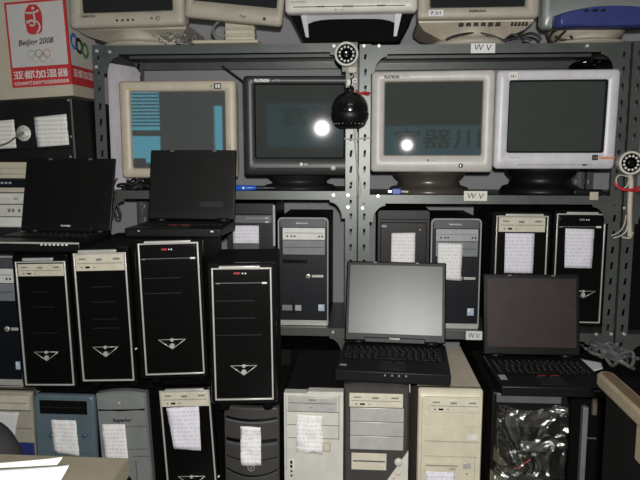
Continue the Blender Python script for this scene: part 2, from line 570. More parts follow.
S1 = (1.552, 1.046, 0.551, 0.12)
S2 = (1.543, 1.034, 0.549, 0.12)
rack('grey slotted-angle metal shelving unit holding the black and the cream-framed monitor', -0.957, -0.030, S1,
     [(97, 51), (96.5, 67), (110, 52), (334, 46), (333.5, 195), (348, 195), (348, 207), (333, 332), (347, 332), (347, 345)],
     [(-0.919, 1.522, 1), (-0.068, 1.522, -1), (-0.919, 1.016, 1), (-0.068, 1.016, -1), (-0.068, 0.521, -1), (-0.919, 0.521, 1)], [], 1.555)
rk2 = rack('grey slotted-angle metal shelving unit with handwritten WV labels on its lips', -0.021, 0.873, S2,
     [(364, 46), (379, 46), (587, 46), (378, 196), (362.5, 208), (611, 334), (611.5, 347), (596, 334), (362, 345)],
     [(0.017, 1.513, 1), (0.835, 1.513, -1), (0.017, 1.004, 1), (0.835, 1.004, -1), (0.017, 0.519, 1), (0.835, 0.519, -1)],
     [(471, 42, 495, 53, 'W V', 'white label lettered W V on the top lip', 'paper_white'),
      (464, 191, 487, 201, 'W V', 'cream label lettered W V on the middle lip', 'paper_cream'),
      (590, 192, 598, 200, '', 'short piece of beige tape on the middle lip', 'beige_plastic'),
      (466, 331, 482, 340, 'W.V', 'small white label lettered W V on the lower lip', 'paper_white')], 1.546)
def shiny_tape(root):
    yb = RY0 + RD - 0.0052
    mb = MB(); g = []
    a, b, c, d = P(371, 53, yb)[0], P(397, 53, yb)[0], P(380, 53.5, yb)[1], P(380, 62.5, yb)[1]
    for j in range(7):
        g.append([mb.bm.verts.new((a + (b - a) * i / 20, yb - 0.003 - 0.004 * (0.5 + noise.noise(Vector((i * 0.5, j * 0.9, 2)))), c + (d - c) * j / 6)) for i in range(21)])
    for j in range(6):
        for i in range(20):
            mb.face([g[j][i], g[j + 1][i], g[j + 1][i + 1], g[j][i + 1]], 'chrome')
    o = mb.build('tape', root); o['label'] = 'crinkled shiny tape on the back lip'
    o.data.transform(Matrix.Translation(-Vector(root.location)))
    sm = o.modifiers.new('thickness', 'SOLIDIFY'); sm.thickness = 0.0005
shiny_tape(rk2)
rack('grey shelving unit cut off at the picture edge beside the WV shelves', 0.884, 1.80, S2,
     [(624, 334), (624, 208)],
     [(0.922, 1.513, 1), (0.922, 1.004, 1), (0.922, 0.519, 1)], [], 1.546)

# ------------------------------------------------------------------ computer towers
def feet(root, w, d, h, m='soot_black'):
    for sx in (-1, 1):
        for y in (0.05, d - 0.05):
            MB().cyl((sx * (w / 2 - 0.03), y, -h), 0.014, h + 0.001, m, axis='z', n=14, r2=0.016).build('foot', root)

def silver_emblem(F, x0, x1, yt, yb, root):
    """inverted triangle with a small and a large stud on its centre line"""
    mb = MB()
    xm = (x0 + x1) / 2
    a, b, c = (F.x(x0), -0.007, F.z(yt)), (F.x(x1), -0.007, F.z(yt)), (F.x(xm), -0.007, F.z(yb))
    r = 0.0011
    mb.tube([a, b], r, 'silver_trim', 6, False); mb.tube([b, c], r, 'silver_trim', 6, False); mb.tube([c, a], r, 'silver_trim', 6, False)
    a2 = (F.x(x0 + 6), -0.007, F.z(yt + 2.6)); b2 = (F.x(x1 - 6), -0.007, F.z(yt + 2.6))
    c2 = (F.x(xm), -0.007, F.z(yb - 3.5))
    mb.cyl((F.x(xm), -0.0095, F.z(yb - 3.2)), 0.0074, 0.006, 'silver_trim', n=18)
    mb.cyl((F.x(xm), -0.009, F.z(yt + 0.3)), 0.0050, 0.005, 'silver_trim', n=14)
    return mb.build('emblem', root)

def optical_drive(F, x0, y0, x1, y1, root, m='drive_cream', lab=None, dots=True):
    """slim tray front: tray line, eject button, little mark and jack"""
    mb = MB()
    d = -0.004
    F.rect(mb, x0, y0, x1, y1, d, 0.02, m, 0.0012)
    h, w = y1 - y0, x1 - x0
    F.rect(mb, x0 + 0.04 * w, y0 + 0.12 * h, x1 - 0.04 * w, y0 + 0.5 * h, d - 0.0012, d + 0.002, m, 0.0006)
    F.rect(mb, x0 + 0.04 * w, y0 + 0.52 * h, x1 - 0.04 * w, y0 + 0.56 * h, d - 0.0003, d + 0.001, 'grey_ink')
    F.rect(mb, x0 + 0.43 * w, y0 + 0.24 * h, x0 + 0.55 * w, y0 + 0.38 * h, d - 0.0015, d, 'grey_ink')
    F.rect(mb, x0 + 0.08 * w, y0 + 0.22 * h, x0 + 0.22 * w, y0 + 0.32 * h, d - 0.0015, d, 'grey_ink')
    F.rect(mb, x0 + 0.78 * w, y0 + 0.22 * h, x0 + 0.92 * w, y0 + 0.34 * h, d - 0.0015, d, 'grey_ink')
    if dots:
        mb.cyl((F.x(x0 + 0.13 * w), d - 0.001, F.z(y0 + 0.78 * h)), 0.0022, 0.002, 'soot_black', n=10)
        F.rect(mb, x0 + 0.2 * w, y0 + 0.72 * h, x0 + 0.29 * w, y0 + 0.84 * h, d - 0.0008, d, 'soot_black')
        F.rect(mb, x0 + 0.36 * w, y0 + 0.75 * h, x0 + 0.40 * w, y0 + 0.82 * h, d - 0.0008, d, 'grey_ink')
    o = mb.build('optical_drive', root)
    b = MB()
    F.rect(b, x0 + 0.78 * w, y0 + 0.68 * h, x0 + 0.92 * w, y0 + 0.88 * h, d - 0.0022, d, m, 0.0006)
    b.build('eject_button', o)
    if lab: o['label'] = lab
    return o

def framed_tower(label, box, frame, Y, drive=None, door=None, emblem=None, papers=(), depth=0.40, foot=0.02, roll=0, yaw=0, lines=(), clip=None, mark_m='red_mark', group='black towers with a silver front outline', led=None):
    F = Face(*box, Y)
    root = thing('computer_tower', label, 'computer tower', (F.cx, Y, F.Z0), (0, roll, yaw), group)
    w, h = F.w, F.h
    MB().box(-w / 2, w / 2, 0.022, depth, 0, h, 'black_matte', 0.003).build('case', root)
    mb = MB().rloft([(0.0215, w, h, 0.006, 0, h / 2), (0.006, w, h, 0.008, 0, h / 2), (0.0, w - 0.006, h - 0.006, 0.010, 0, h / 2)], 'black_gloss', cap1=True)
    for (a, b, yy) in lines:
        F.rect(mb, a, yy - 0.35, b, yy + 0.35, -0.0010, 0.001, 'charcoal')
    mb.build('front_bezel', root)
    # silver outline
    fx0, fy0, fx1, fy1 = frame
    mb = MB()
    t = 0.0045
    X0, X1, Z0, Z1 = F.x(fx0), F.x(fx1), F.z(fy1), F.z(fy0)
    mb.box(X0, X0 + t, -0.0045, 0.002, Z0, Z1, 'silver_trim', 0.001)
    mb.box(X1 - t, X1, -0.0045, 0.002, Z0, Z1, 'silver_trim', 0.001)
    mb.box(X0 + t, X1 - t, -0.0045, 0.002, Z0, Z0 + t, 'silver_trim', 0.001)
    mb.box(X0 + t, X1 - t, -0.0045, 0.002, Z1 - t, Z1, 'silver_trim', 0.001)
    mb.build('frame_trim', root)
    if clip:
        mb = MB()
        F.rect(mb, clip[0], clip[1], clip[2], clip[3], -0.008, 0.004, 'silver_trim', 0.002)
        for cxp in (clip[0] + 1.5, clip[2] - 1.5):
            mb.cyl((F.x(cxp), -0.009, F.z((clip[1] + clip[3]) / 2)), 0.003, 0.004, 'bolt_metal', n=10)
        mb.build('top_clip', root)
    if drive: optical_drive(F, *drive, root)
    if door:
        dx0, dy0, dx1, mark, yl = door
        mb = MB()
        F.rect(mb, dx0, dy0, dx1, yl, -0.0022, 0.002, 'black_gloss', 0.001)
        F.rect(mb, dx0, yl, dx1, yl + 0.8, -0.0015, 0.001, 'slate_grey')
        o = mb.build('drive_door', root)
        mb = MB()
        m0, m1 = mark
        mw = m1 - m0
        F.rect(mb, m0, dy0 + 3.0, m0 + 0.5 * mw, dy0 + 4.8, -0.003, 0.0, mark_m, 0.0004)
        F.rect(mb, m0 + 0.62 * mw, dy0 + 3.4, m0 + 0.74 * mw, dy0 + 4.6, -0.003, 0.0, 'white_ink', 0.0004)
        F.rect(mb, m0 + 0.84 * mw, dy0 + 3.4, m0 + 0.96 * mw, dy0 + 4.8, -0.003, 0.0, 'white_ink', 0.0004)
        mb.build('door_mark', o)
        mb = MB()
        F.rect(mb, dx1 - 5.5, yl - 0.4, dx1 - 0.6, yl + 1.4, -0.0042, 0.0, 'white_ink', 0.0006)
        mb.build('eject_button', root)
        mb = MB()
        F.rect(mb, dx0 + 0.6, yl, dx0 + 4.2, yl + 1.2, -0.003, 0.0, 'ash_dark', 0.0006)
        mb.build('indicator', root)
    if emblem: silver_emblem(F, *emblem, root)
    if led:
        MB().cyl((F.x(led[0]), -0.006, F.z(led[1])), 0.0028, 0.008, 'pearl', n=10).build('side_button', root)
    for p in papers: paper_label(F, p[0], root, p[1], y=-0.0055, seed=box[0])
    feet(root, w, depth, foot)
    return root

framed_tower('black silver-outlined tower under the pale-logo laptop, with a cream drive', (18.5, 253.5, 74, 388), (22, 261, 71.5, 385), 1.875, roll=R(-1.4),
             drive=(24.5, 263.5, 69.5, 275.5), emblem=(34.5, 58.5, 350.5, 359.5), lines=((35, 51, 291), (35, 57, 306), (33, 59, 332)), clip=(30, 257.5, 60, 260.5), foot=0.019)
framed_tower('black silver-outlined tower with a cream drive, second from the photo edge in its row', (77.5, 248, 135, 383), (80.5, 252.5, 132, 380.5), 1.83,
             drive=(82.5, 254, 130, 270), emblem=(93.5, 118.5, 345.5, 355.5), lines=((95, 117, 286), (95, 118, 301), (95, 120, 318), (95, 120, 327)), clip=(86, 249.5, 123, 252.5), foot=0.027, roll=R(-1.7), led=(136, 348), yaw=R(1.5))
framed_tower('black silver-outlined tower with a red mark, directly under the smaller dark laptop', (140.5, 240.5, 206.5, 378), (144.5, 242.5, 203, 374), 1.775,
             door=(147, 245, 200, (167, 178), 257.5), emblem=(159.5, 186, 338, 347.5), lines=((148, 184, 277), (148, 184, 292)), clip=(151, 240.5, 196, 243.2), foot=0.027, roll=R(-1.5), yaw=R(5))
framed_tower('black silver-outlined tower with a red mark, standing on the smoky dark tower', (210.5, 263.5, 276.5, 404), (214.5, 267.5, 273, 399.5), 1.71,
             door=(218, 269, 269, (236, 249), 282), emblem=(231, 257, 364, 373.5), lines=((217, 256, 300), (217, 256, 317), (217, 262, 334)), clip=(222, 265.5, 262, 268.5), foot=0.033, yaw=R(5), depth=0.28, roll=R(-0.5))
framed_tower('black silver-outlined tower on the shelf, cream drive above its lilac paper', (490, 211, 549.5, 328), (494.5, 215.5, 546, 327), 2.275,
             drive=(497, 217, 543, 231.5), papers=[(((503.5, 232.5), (532.5, 232.5), (532.5, 272), (504, 272)), 'print_lilac')], clip=(503.5, 213.6, 541, 216.6), depth=0.38, foot=0.012)
framed_tower('black silver-outlined tower on the shelf with lilac paper and no cream drive', (551.5, 209.5, 606, 326), (554.5, 213.5, 602.5, 322.5), 2.275,
             door=(557, 215.5, 599, (577, 587), 226), emblem=(572, 596, 290, 297), papers=[(((563, 228), (591.5, 228.5), (591, 267), (564, 267)), 'print_lilac')], clip=(564, 211.8, 595, 214.6), depth=0.38, foot=0.012, yaw=R(-1.5), mark_m='ash_dark')
# the one in the bottom row
framed_tower('black silver-outlined tower in the bottom row with a large lilac paper', (167.5, 387, 221.5, 540), (170, 390, 219.5, 536), 1.80,
             drive=(171.5, 391, 218.5, 405.5), emblem=(182, 209, 474, 484), papers=[(((176, 406), (208.5, 405), (207, 448.5), (180.5, 446)), 'print_lilac')], clip=(176, 388.3, 214, 391.2), foot=0.0, roll=R(-3.0), depth=0.42, led=(222.3, 475))

def office_tower(label, box, Y, px, white=True, stickers=(), papers=(), yaw=0, depth=0.38, badge=None, foot=0.004, name_at=None, right_cut=False):
    """dark office tower with a rounded light outline, a pale drive block and a silver foot strip"""
    F = Face(*box, Y)
    root = thing('office_tower', label, 'computer tower', (F.cx, Y, F.Z0), (0, 0, yaw), 'dark office towers with a silver foot strip')
    w, h = F.w, F.h
    MB().box(-w / 2 + 0.002, w / 2 - 0.002, 0.026, depth, 0, h - 0.002, 'charcoal', 0.003).build('case', root)
    # outline: a rounded ring standing round the dark face
    MB().rloft([(0.027, w, h, 0.016, 0, h / 2), (0.002, w, h, 0.016, 0, h / 2), (-0.002, w - 0.004, h - 0.004, 0.015, 0, h / 2), (-0.0005, w - 0.010, h - 0.010, 0.013, 0, h / 2)], 'ash_grey', n=6, cap1=False).build('outline_trim', root)
    mb = MB().rloft([(0.020, w - 0.01, h - 0.01, 0.013, 0, h / 2), (-0.0004, w - 0.011, h - 0.011, 0.012, 0, h / 2)], 'navy_black', n=6)
    b = box; sx = (b[2] - b[0]) / 50.0; sy = (b[3] - b[1]) / 108.0
    def q(u, v): return (b[0] + u * sx, b[1] + v * sy)
    F.rect(mb, *q(2.5, 1.5), *q(47.5, 9.5), -0.0012, 0.001, 'mid_charcoal', 0.001)
    mb.text('lenovo', 0.0075, (F.x(q(24, 0)[0]), F.z(q(0, 5.3)[1])), -0.0016, 'white_ink', width=0.042, bold=0.01)
    F.rect(mb, *q(5, 41), *q(29, 44.5), -0.0014, 0.001, 'black_gloss', 0.0008)
    mb.build('front_bezel', root)
    mb = MB()
    F.rect(mb, *q(5, 10), *q(46.5, 21.5), -0.004, 0.004, 'white_plastic' if white else 'ash_grey', 0.001)
    F.rect(mb, *q(6.5, 14.6), *q(45, 15.2), -0.0044, 0, 'grey_ink')
    for u in (9, 13, 16, 40, 43):
        F.rect(mb, *q(u, 17.2), *q(u + 1.6, 19), -0.0046, 0, 'ink')
    mb.build('optical_drive', root)
    mb = MB()
    F.rect(mb, *q(5, 22), *q(46.5, 36), -0.003, 0.004, 'ash_dark', 0.001)
    F.rect(mb, *q(6, 28.6), *q(45.5, 29.1), -0.0034, 0, 'charcoal')
    mb.build('drive_blank', root)
    mb = MB()
    bu, bv = badge or (30, 57)
    x, z = F.x(q(bu, 0)[0]), F.z(q(0, bv)[1])
    mb.lathe([(0.0005, -0.004), (0.006, -0.004), (0.0085, -0.0025), (0.0095, 0.001)], (x, 0, z), 'silver_trim', 20, 'y')
    F.rect(mb, *q(bu + 3.5, bv - 1.2), *q(bu + 15, bv + 1.2), -0.003, 0.001, 'silver_trim', 0.0006)
    mb.cyl((x, -0.0046, z), 0.003, 0.001, 'charcoal', n=12)
    mb.build('power_button', root)
    for (u0, v0, u1, v1, m) in stickers:
        mb = MB(); F.rect(mb, *q(u0, v0), *q(u1, v1), -0.0013, 0.0005, m)
        if m == 'pale_blue_mark': F.rect(mb, *q(u0 + 0.6, v0 + 0.6), *q((u0 + u1) / 2, (v0 + v1) / 2), -0.0017, 0, 'white_ink')
        mb.build('sticker', root)
    mb = MB(); F.rect(mb, *q(1.5, 101), *q(48.5, 106), -0.0035, 0.004, 'silver_plastic', 0.001)
    mb.build('foot_strip', root)
    mb = MB()
    for v in (84, 88, 92): mb.box(F.x(q(14, 0)[0]) , F.x(q(15.5, 0)[0]), -0.0012, 0, F.z(q(0, v + 2)[1]), F.z(q(0, v)[1]), 'soot_black')
    mb.build('port_block', root)
    for p in papers: paper_label(F, p[0], root, p[1], y=-0.0065, seed=box[0])
    feet(root, w, depth, foot)
    return root
office_tower('dark office tower with a white drive, on the shelf under the black monitor', (278, 217.5, 328.5, 327), 2.285, None,
             stickers=((4, 86, 14, 91.5, 'ash_dark'), (17, 86, 23, 91.5, 'ash_grey'), (40, 85, 46, 91.5, 'pale_blue_mark')))
office_tower('dark office tower with a crooked paper over its drive, on the shelf', (430, 218.5, 480.5, 330.5), 2.285, None, white=False, yaw=R(1.0),
             stickers=((38, 86, 44.5, 93, 'pale_blue_mark'),),
             papers=[(((437, 242.5), (461.5, 243), (460.5, 279.5), (437, 278.5)), 'print_white')])
office_tower('dark office tower cut off by the picture edge, beside the outlined towers', (-36, 256, 20.5, 387), 2.0, None, white=True, badge=(38, 59), foot=0.006,
             stickers=((43.5, 86, 47.5, 92.5, 'pale_blue_mark'),), depth=0.38)

# plain black tower with a door on the shelf, right of the posts
def plain_black_tower():
    F = Face(377, 210, 429, 330, 2.285)
    root = thing('door_front_tower', 'plain black tower beside the middle posts, white paper on its door', 'computer tower', (F.cx, F.Y, F.Z0))
    w, h = F.w, F.h
    MB().box(-w / 2, w / 2, 0.02, 0.38, 0, h, 'black_matte', 0.004).build('case', root)
    mb = MB().rloft([(0.021, w, h, 0.008, 0, h / 2), (0.0, w - 0.004, h - 0.004, 0.010, 0, h / 2)], 'charcoal')
    F.rect(mb, 378.5, 219, 427.5, 219.6, -0.0006, 0.001, 'soot_black')
    mb.build('front_bezel', root)
    mb = MB(); F.rect(mb, 380, 222, 426, 300, -0.004, 0.003, 'black_plastic', 0.003); mb.build('door', root)
    mb = MB(); F.rect(mb, 381, 224.5, 386, 227, -0.005, 0, 'ash_dark', 0.0004); mb.build('badge', root)
    for (x, y) in ((419.5, 225), (419, 229)):
        MB().cyl((F.x(x), -0.006, F.z(y)), 0.002, 0.004, 'red_mark' if y < 227 else 'silver_trim', n=10).build('indicator', root)
    paper_label(F, ((391, 232.5), (414.5, 232), (414.5, 264), (391, 264)), root, 'print_white', y=-0.006, seed=5)
    feet(root, w, 0.38, 0.008)
plain_black_tower()

# navy black tower, left shelf, turned a little
def navy_tower():
    F = Face(228, 203, 276, 328, 2.29)
    root = thing('navy_black_tower', 'navy-black tower on the shelf with a lilac paper, behind the outlined towers', 'computer tower', (F.cx, F.Y, F.Z0), (0, 0, R(2)))
    w, h = F.w, F.h
    MB().box(-w / 2, w / 2, 0.02, 0.36, 0, h, 'navy_black', 0.004).build('case', root)
    mb = MB().rloft([(0.021, w, h, 0.008, 0, h / 2), (0.0, w - 0.004, h - 0.004, 0.010, 0, h / 2)], 'navy_black')
    F.rect(mb, 232, 213.5, 272, 214.2, -0.0006, 0.001, 'soot_black')
    mb.build('front_bezel', root)
    mb = MB()
    F.rect(mb, 232, 215, 272, 222.5, -0.003, 0.002, 'slate_grey', 0.001)
    F.rect(mb, 247, 217.2, 266, 218.4, -0.0036, 0, 'ash_dark')
    o = mb.build('optical_drive', root)
    mb = MB(); F.rect(mb, 265.5, 216.8, 269, 218.6, -0.005, 0, 'ash_grey', 0.0004); mb.build('eject_button', o)
    mb = MB(); F.rect(mb, 266, 221, 269, 222.2, -0.0048, 0, 'white_ink', 0.0003); mb.build('indicator', root)
    mb = MB(); F.rect(mb, 273.2, 205, 275.6, 245, -0.003, 0.003, 'ash_grey', 0.001); mb.build('side_trim', root)
    paper_label(F, ((234, 225), (259.5, 225), (259.5, 242.5), (234, 242.5)), root, 'print_lilac', y=-0.004, seed=8)
    mb = MB(); F.rect(mb, 234, 243, 259.5, 262, -0.0024, 0.002, 'mid_charcoal', 0.001); mb.build('drive_blank', root)
    MB().cyl((F.x(268), -0.003, F.z(254)), 0.002, 0.004, 'orange_mark', n=8).build('power_light', root)
    feet(root, w, 0.36, 0.004)
navy_tower()

# ------------------------------------------------------------------ the bottom row of towers
def floor_py(Y, z=FLOOR):
    return 240 + F_PX * math.tan(math.atan((CAM.z - z) / (Y * math.cos(YAW))) - PITCH)

def blue_tower():
    Y = 1.875
    F = Face(36, 395.5, 96.5, floor_py(Y), Y)
    root = thing('blue_grey_tower', 'blue-grey tower in the bottom row with a wide black drive slot and paper', 'computer tower', (F.cx, Y, F.Z0))
    w, h = F.w, F.h
    MB().box(-w / 2 + 0.002, w / 2 - 0.002, 0.028, 0.36, 0, h - 0.003, 'black_matte', 0.004).build('case', root)
    mb = MB().rloft([(0.03, w, h, 0.014, 0, h / 2), (0.008, w, h, 0.014, 0, h / 2), (0.0, w - 0.014, h - 0.012, 0.012, 0, h / 2)], 'blue_grey', n=6)
    F.rect(mb, 41, 451.5, 93, 452.2, -0.0006, 0.001, 'blue_case')
    mb.build('front_bezel', root)
    mb = MB()
    F.rect(mb, 43, 400.5, 89.5, 413.5, -0.003, 0.003, 'soot_black', 0.001)
    F.rect(mb, 44.5, 406.5, 88, 407.2, -0.0036, 0, 'charcoal')
    o = mb.build('drive_slot', root)
    for (x, y) in ((86, 434), (53, 435)):
        MB().lathe([(0.0004, -0.006), (0.007, -0.005), (0.0085, 0.001)], (F.x(x), 0, F.z(y)), 'blue_case', 16, 'y').build('button', root)
    paper_label(F, ((54, 419), (78.5, 419), (80.5, 454), (56, 452)), root, 'print_white', y=-0.004, seed=2)
    feet(root, w, 0.4, 0.0)
blue_tower()

def silver_tower():
    Y = 1.835
    F = Face(103.5, 392, 153, floor_py(Y), Y)
    root = thing('silver_grey_tower', 'silver-grey tower in the bottom row with black lettering above a paper', 'computer tower', (F.cx, Y, F.Z0), (0, R(-2.4), 0))
    w, h = F.w, F.h
    MB().box(-w / 2 + 0.003, w / 2 - 0.003, 0.03, 0.4, 0, h - 0.004, 'black_matte', 0.004).build('case', root)
    # gently arched top edge
    n = 10
    def ring(y, k, dz):
        pts = [(-w / 2 + k, y, k), (w / 2 - k, y, k)]
        for i in range(n + 1):
            u = 1 - 2 * i / n
            pts.append((u * (w / 2 - k), y + 0.0, h - k - 0.008 * u * u + dz))
        return pts
    mb = MB().loft([ring(0.032, 0, 0), ring(0.008, 0, 0), ring(0.0, 0.005, 0)], 'grey_silver', smooth=False)
    F.rect(mb, 105.5, 409, 151.5, 410.2, -0.0012, 0.002, 'soot_black', 0.0005)
    mb.tube([(F.x(106), -0.001, F.z(408.6)), (F.x(128), -0.001, F.z(410.4)), (F.x(151.5), -0.001, F.z(408.6))], 0.0011, 'soot_black', 6)
    F.rect(mb, 104.5, 425.6, 152, 426.2, -0.0008, 0.001, 'slate_grey')
    F.rect(mb, 104.5, 448, 152, 448.6, -0.0008, 0.001, 'slate_grey')
    F.rect(mb, 136, 455, 152, 455.8, -0.0008, 0.001, 'slate_grey')
    F.rect(mb, 138, 460, 139, 490, -0.0008, 0.001, 'slate_grey')
    mb.text('Superior', 0.0155, (F.x(128.5), F.z(420)), -0.0009, 'ink', width=0.060, bold=0.05)
    mb.cyl((F.x(127), -0.0015, F.z(402.5)), 0.004, 0.002, 'silver_trim', n=12)
    mb.build('front_bezel', root)
    paper_label(F, ((108, 423), (131.5, 423), (132, 459), (109.5, 459)), root, 'print_white', y=-0.004, seed=3)
    feet(root, w, 0.4, 0.0)
silver_tower()

def smoky_tower():
    Y = 1.77
    F = Face(224.5, 408, 279, floor_py(Y), Y)
    root = thing('smoky_dark_tower', 'smoky dark tower with curved bands and a crumpled white paper in the bottom row', 'computer tower', (F.cx, Y, F.Z0))
    w, h = F.w, F.h
    MB().box(-w / 2 + 0.002, w / 2 - 0.002, 0.035, 0.4, 0, h - 0.003, 'black_matte', 0.004).build('case', root)
    # bowed front
    n = 14
    def ring(y, k, bow):
        pts = []
        for i in range(n + 1):
            u = -1 + 2 * i / n
            pts.append((u * (w / 2 - k), y - bow * (1 - u * u), k))
        for i in range(n + 1):
            u = 1 - 2 * i / n
            pts.append((u * (w / 2 - k), y - bow * (1 - u * u), h - k))
        return pts
    mb = MB().loft([ring(0.036, 0, 0), ring(0.014, 0, 0.010), ring(0.010, 0.004, 0.010)], 'charcoal_warm')
    def band(y0, y1, dip, m, out=0.0012):
        rows = []
        for i in range(n + 1):
            u = -1 + 2 * i / n
            d = dip * (1 - u * u)
            yy = 0.010 - 0.010 * (1 - u * u) - out
            rows.append((mb.bm.verts.new((u * (w / 2 - 0.006), yy, F.z(y0) - d)), mb.bm.verts.new((u * (w / 2 - 0.006), yy, F.z(y1) - d))))
        for i in range(n):
            mb.face([rows[i][0], rows[i][1], rows[i + 1][1], rows[i + 1][0]], m, True)
    band(417, 419.5, 0.006, 'black_gloss')
    band(419.5, 421.5, 0.006, 'slate_grey')  # grey bands under the black ones: highlights put in as colour
    band(438, 441.5, 0.004, 'black_gloss')
    band(441.5, 444.5, 0.004, 'mid_charcoal')
    band(456, 457, 0.010, 'black_gloss')
    band(468.5, 470.5, 0.018, 'black_gloss')
    band(470.5, 471.6, 0.018, 'mid_charcoal')
    mb.build('front_bezel', root, normals=False)
    mb = MB()
    x, z = F.x(251.5), F.z(466)
    mb.tube([(x + 0.010 * math.cos(a), -0.003, z + 0.011 * math.sin(a)) for a in [2 * math.pi * k / 16 for k in range(16)]], 0.0012, 'ash_grey', 6, False, True)
    mb.tube([(x - 0.004, -0.003, z + 0.002), (x, -0.003, z - 0.004), (x + 0.006, -0.003, z + 0.007)], 0.0011, 'ash_grey', 6)
    mb.build('badge', root)
    paper_label(F, ((242, 424), (262, 424.5), (262, 463), (242, 463)), root, 'print_white', crumple=0.0016, y=-0.006, seed=4)
    feet(root, w, 0.4, 0.0)
smoky_tower()

def white_tower():
    Y = 1.766
    F = Face(284.5, 391.5, 343, floor_py(Y), Y)
    root = thing('pale_silver_tower', 'pale silver tower with a stepped top and a creased white paper in the bottom row', 'computer tower', (F.cx, Y, F.Z0))
    w, h = F.w, F.h
    MB().box(-w / 2 + 0.002, w / 2 - 0.002, 0.03, 0.42, 0, h - 0.006, 'black_matte', 0.004).build('case', root)
    mb = MB()
    hz = F.z(393.5)
    pts = [(-w / 2, 0), (w / 2, 0), (w / 2, h), (F.x(309), h), (F.x(306), hz), (-w / 2, hz)]
    mb.prism(pts, 0.0, 0.032, 'pale_plastic')
    F.rect(mb, 286, 395.5, 287, 470, -0.001, 0.001, 'ash_grey')
    F.rect(mb, 287.5, 411, 338.5, 411.6, -0.0008, 0.001, 'slate_grey')
    F.rect(mb, 287.5, 424, 338.5, 424.5, -0.0008, 0.001, 'slate_grey')
    F.rect(mb, 287.5, 437, 338.5, 437.5, -0.0008, 0.001, 'slate_grey')
    F.rect(mb, 338.5, 395, 339.1, 438, -0.0008, 0.001, 'slate_grey')
    mb.build('front_bezel', root)
    mb = MB()
    F.rect(mb, 288.5, 396, 337, 410.5, -0.003, 0.003, 'silver_plastic', 0.001)
    F.rect(mb, 289.5, 397.5, 335.5, 402, -0.0042, 0, 'silver_plastic', 0.0006)
    F.rect(mb, 289.5, 402.4, 335.5, 403, -0.0034, 0, 'slate_grey')
    F.rect(mb, 309, 398.6, 316, 400.2, -0.0048, 0, 'grey_ink')
    F.rect(mb, 310, 406.5, 312, 407.5, -0.0036, 0, 'grey_ink')
    o = mb.build('optical_drive', root)
    mb = MB(); F.rect(mb, 327, 406, 333.5, 408.3, -0.0045, 0, 'ash_grey', 0.0005); mb.build('eject_button', o)
    mb = MB(); F.rect(mb, 323.5, 441, 330.5, 450, -0.003, 0.002, 'dull_beige', 0.0012); F.rect(mb, 324.3, 442, 329.7, 449, -0.0036, 0, 'drive_cream', 0.0008); mb.build('power_button', root)
    mb = MB(); F.rect(mb, 289.5, 459, 294.3, 468, -0.002, 0.002, 'white_ink', 0.0008); F.rect(mb, 290.3, 459.8, 292.6, 463, -0.003, 0, 'soot_black'); F.rect(mb, 290.3, 464, 292.6, 467, -0.003, 0, 'soot_black')
    mb.cyl((F.x(291.5), -0.002, F.z(470.5)), 0.003, 0.003, 'soot_black', n=10); mb.cyl((F.x(291.5), -0.002, F.z(475)), 0.003, 0.003, 'soot_black', n=10)
    mb.build('port_block', root)
    paper_label(F, ((297, 413.5), (323, 413.5), (323, 451), (296, 450)), root, 'print_white', crumple=0.0014, y=-0.006, seed=6)
    feet(root, w, 0.42, 0.0)
white_tower()

def two_tone_tower():
    Y = 1.766
    F = Face(343.5, 384.5, 408.5, floor_py(Y), Y)
    root = thing('two_tone_tower', 'charcoal and cream tower with a round power button, bottom row', 'computer tower', (F.cx, Y, F.Z0))
    w, h = F.w, F.h
    MB().box(-w / 2 + 0.002, w / 2 - 0.002, 0.03, 0.42, 0, h - 0.004, 'black_matte', 0.004).build('case', root)
    n = 8
    def ring(y, k):
        pts = [(-w / 2 + k, y, k), (w / 2 - k, y, k)]
        for i in range(n + 1):
            u = 1 - 2 * i / n
            pts.append((u * (w / 2 - k), y, h - k - 0.006 * u ** 4))
        return pts
    mb = MB().loft([ring(0.032, 0), ring(0.010, 0), ring(0.0, 0.006)], 'charcoal_warm', smooth=False)
    mb.build('front_bezel', root)
    optical_drive(F, 349, 393, 402, 406.3, root, 'drive_cream', 'cream optical drive')
    for (a, b) in ((407.2, 420.4), (421, 434.4), (435, 448.2)):
        mb = MB(); F.rect(mb, 350, a, 403, b, -0.003, 0.003, 'silver_plastic', 0.0012); mb.build('drive_blank', root)
    mb = MB()
    F.rect(mb, 351.5, 452, 386.5, 468.5, -0.003, 0.003, 'drive_cream', 0.001)
    F.rect(mb, 353, 459, 385, 460.4, -0.0036, 0, 'slate_grey')
    o = mb.build('floppy_drive', root)
    mb = MB(); F.rect(mb, 377, 462.5, 384, 465.5, -0.005, 0, 'drive_cream', 0.0006); mb.build('eject_button', o)
    mb = MB()
    mb.prism([(F.x(x), F.z(y)) for x, y in ((408, 448), (408, 530), (352, 530))], -0.004, 0.003, 'pale_plastic')
    mb.build('corner_panel', root)
    x, z = F.x(398.5), F.z(459.5)
    MB().lathe([(0.0005, -0.011), (0.009, -0.010), (0.012, -0.007), (0.0125, 0.002)], (x, 0, z), 'pale_plastic', 24, 'y').build('power_button', root)
    MB().lathe([(0.0005, -0.008), (0.005, -0.0075), (0.007, -0.005), (0.0072, 0.002)], (F.x(398.5), 0, F.z(470.5)), 'drive_cream', 18, 'y').build('reset_button', root)
    MB().cyl((F.x(394), -0.006, F.z(476)), 0.0025, 0.004, 'orange_mark', n=10).build('indicator', root)
    mb = MB(); F.rect(mb, 408.0, 384.5, 409.0, 392, 0.004, 0.02, 'silver_trim', 0.0004); mb.build('edge_trim', root)
    feet(root, w, 0.42, 0.0)
two_tone_tower()

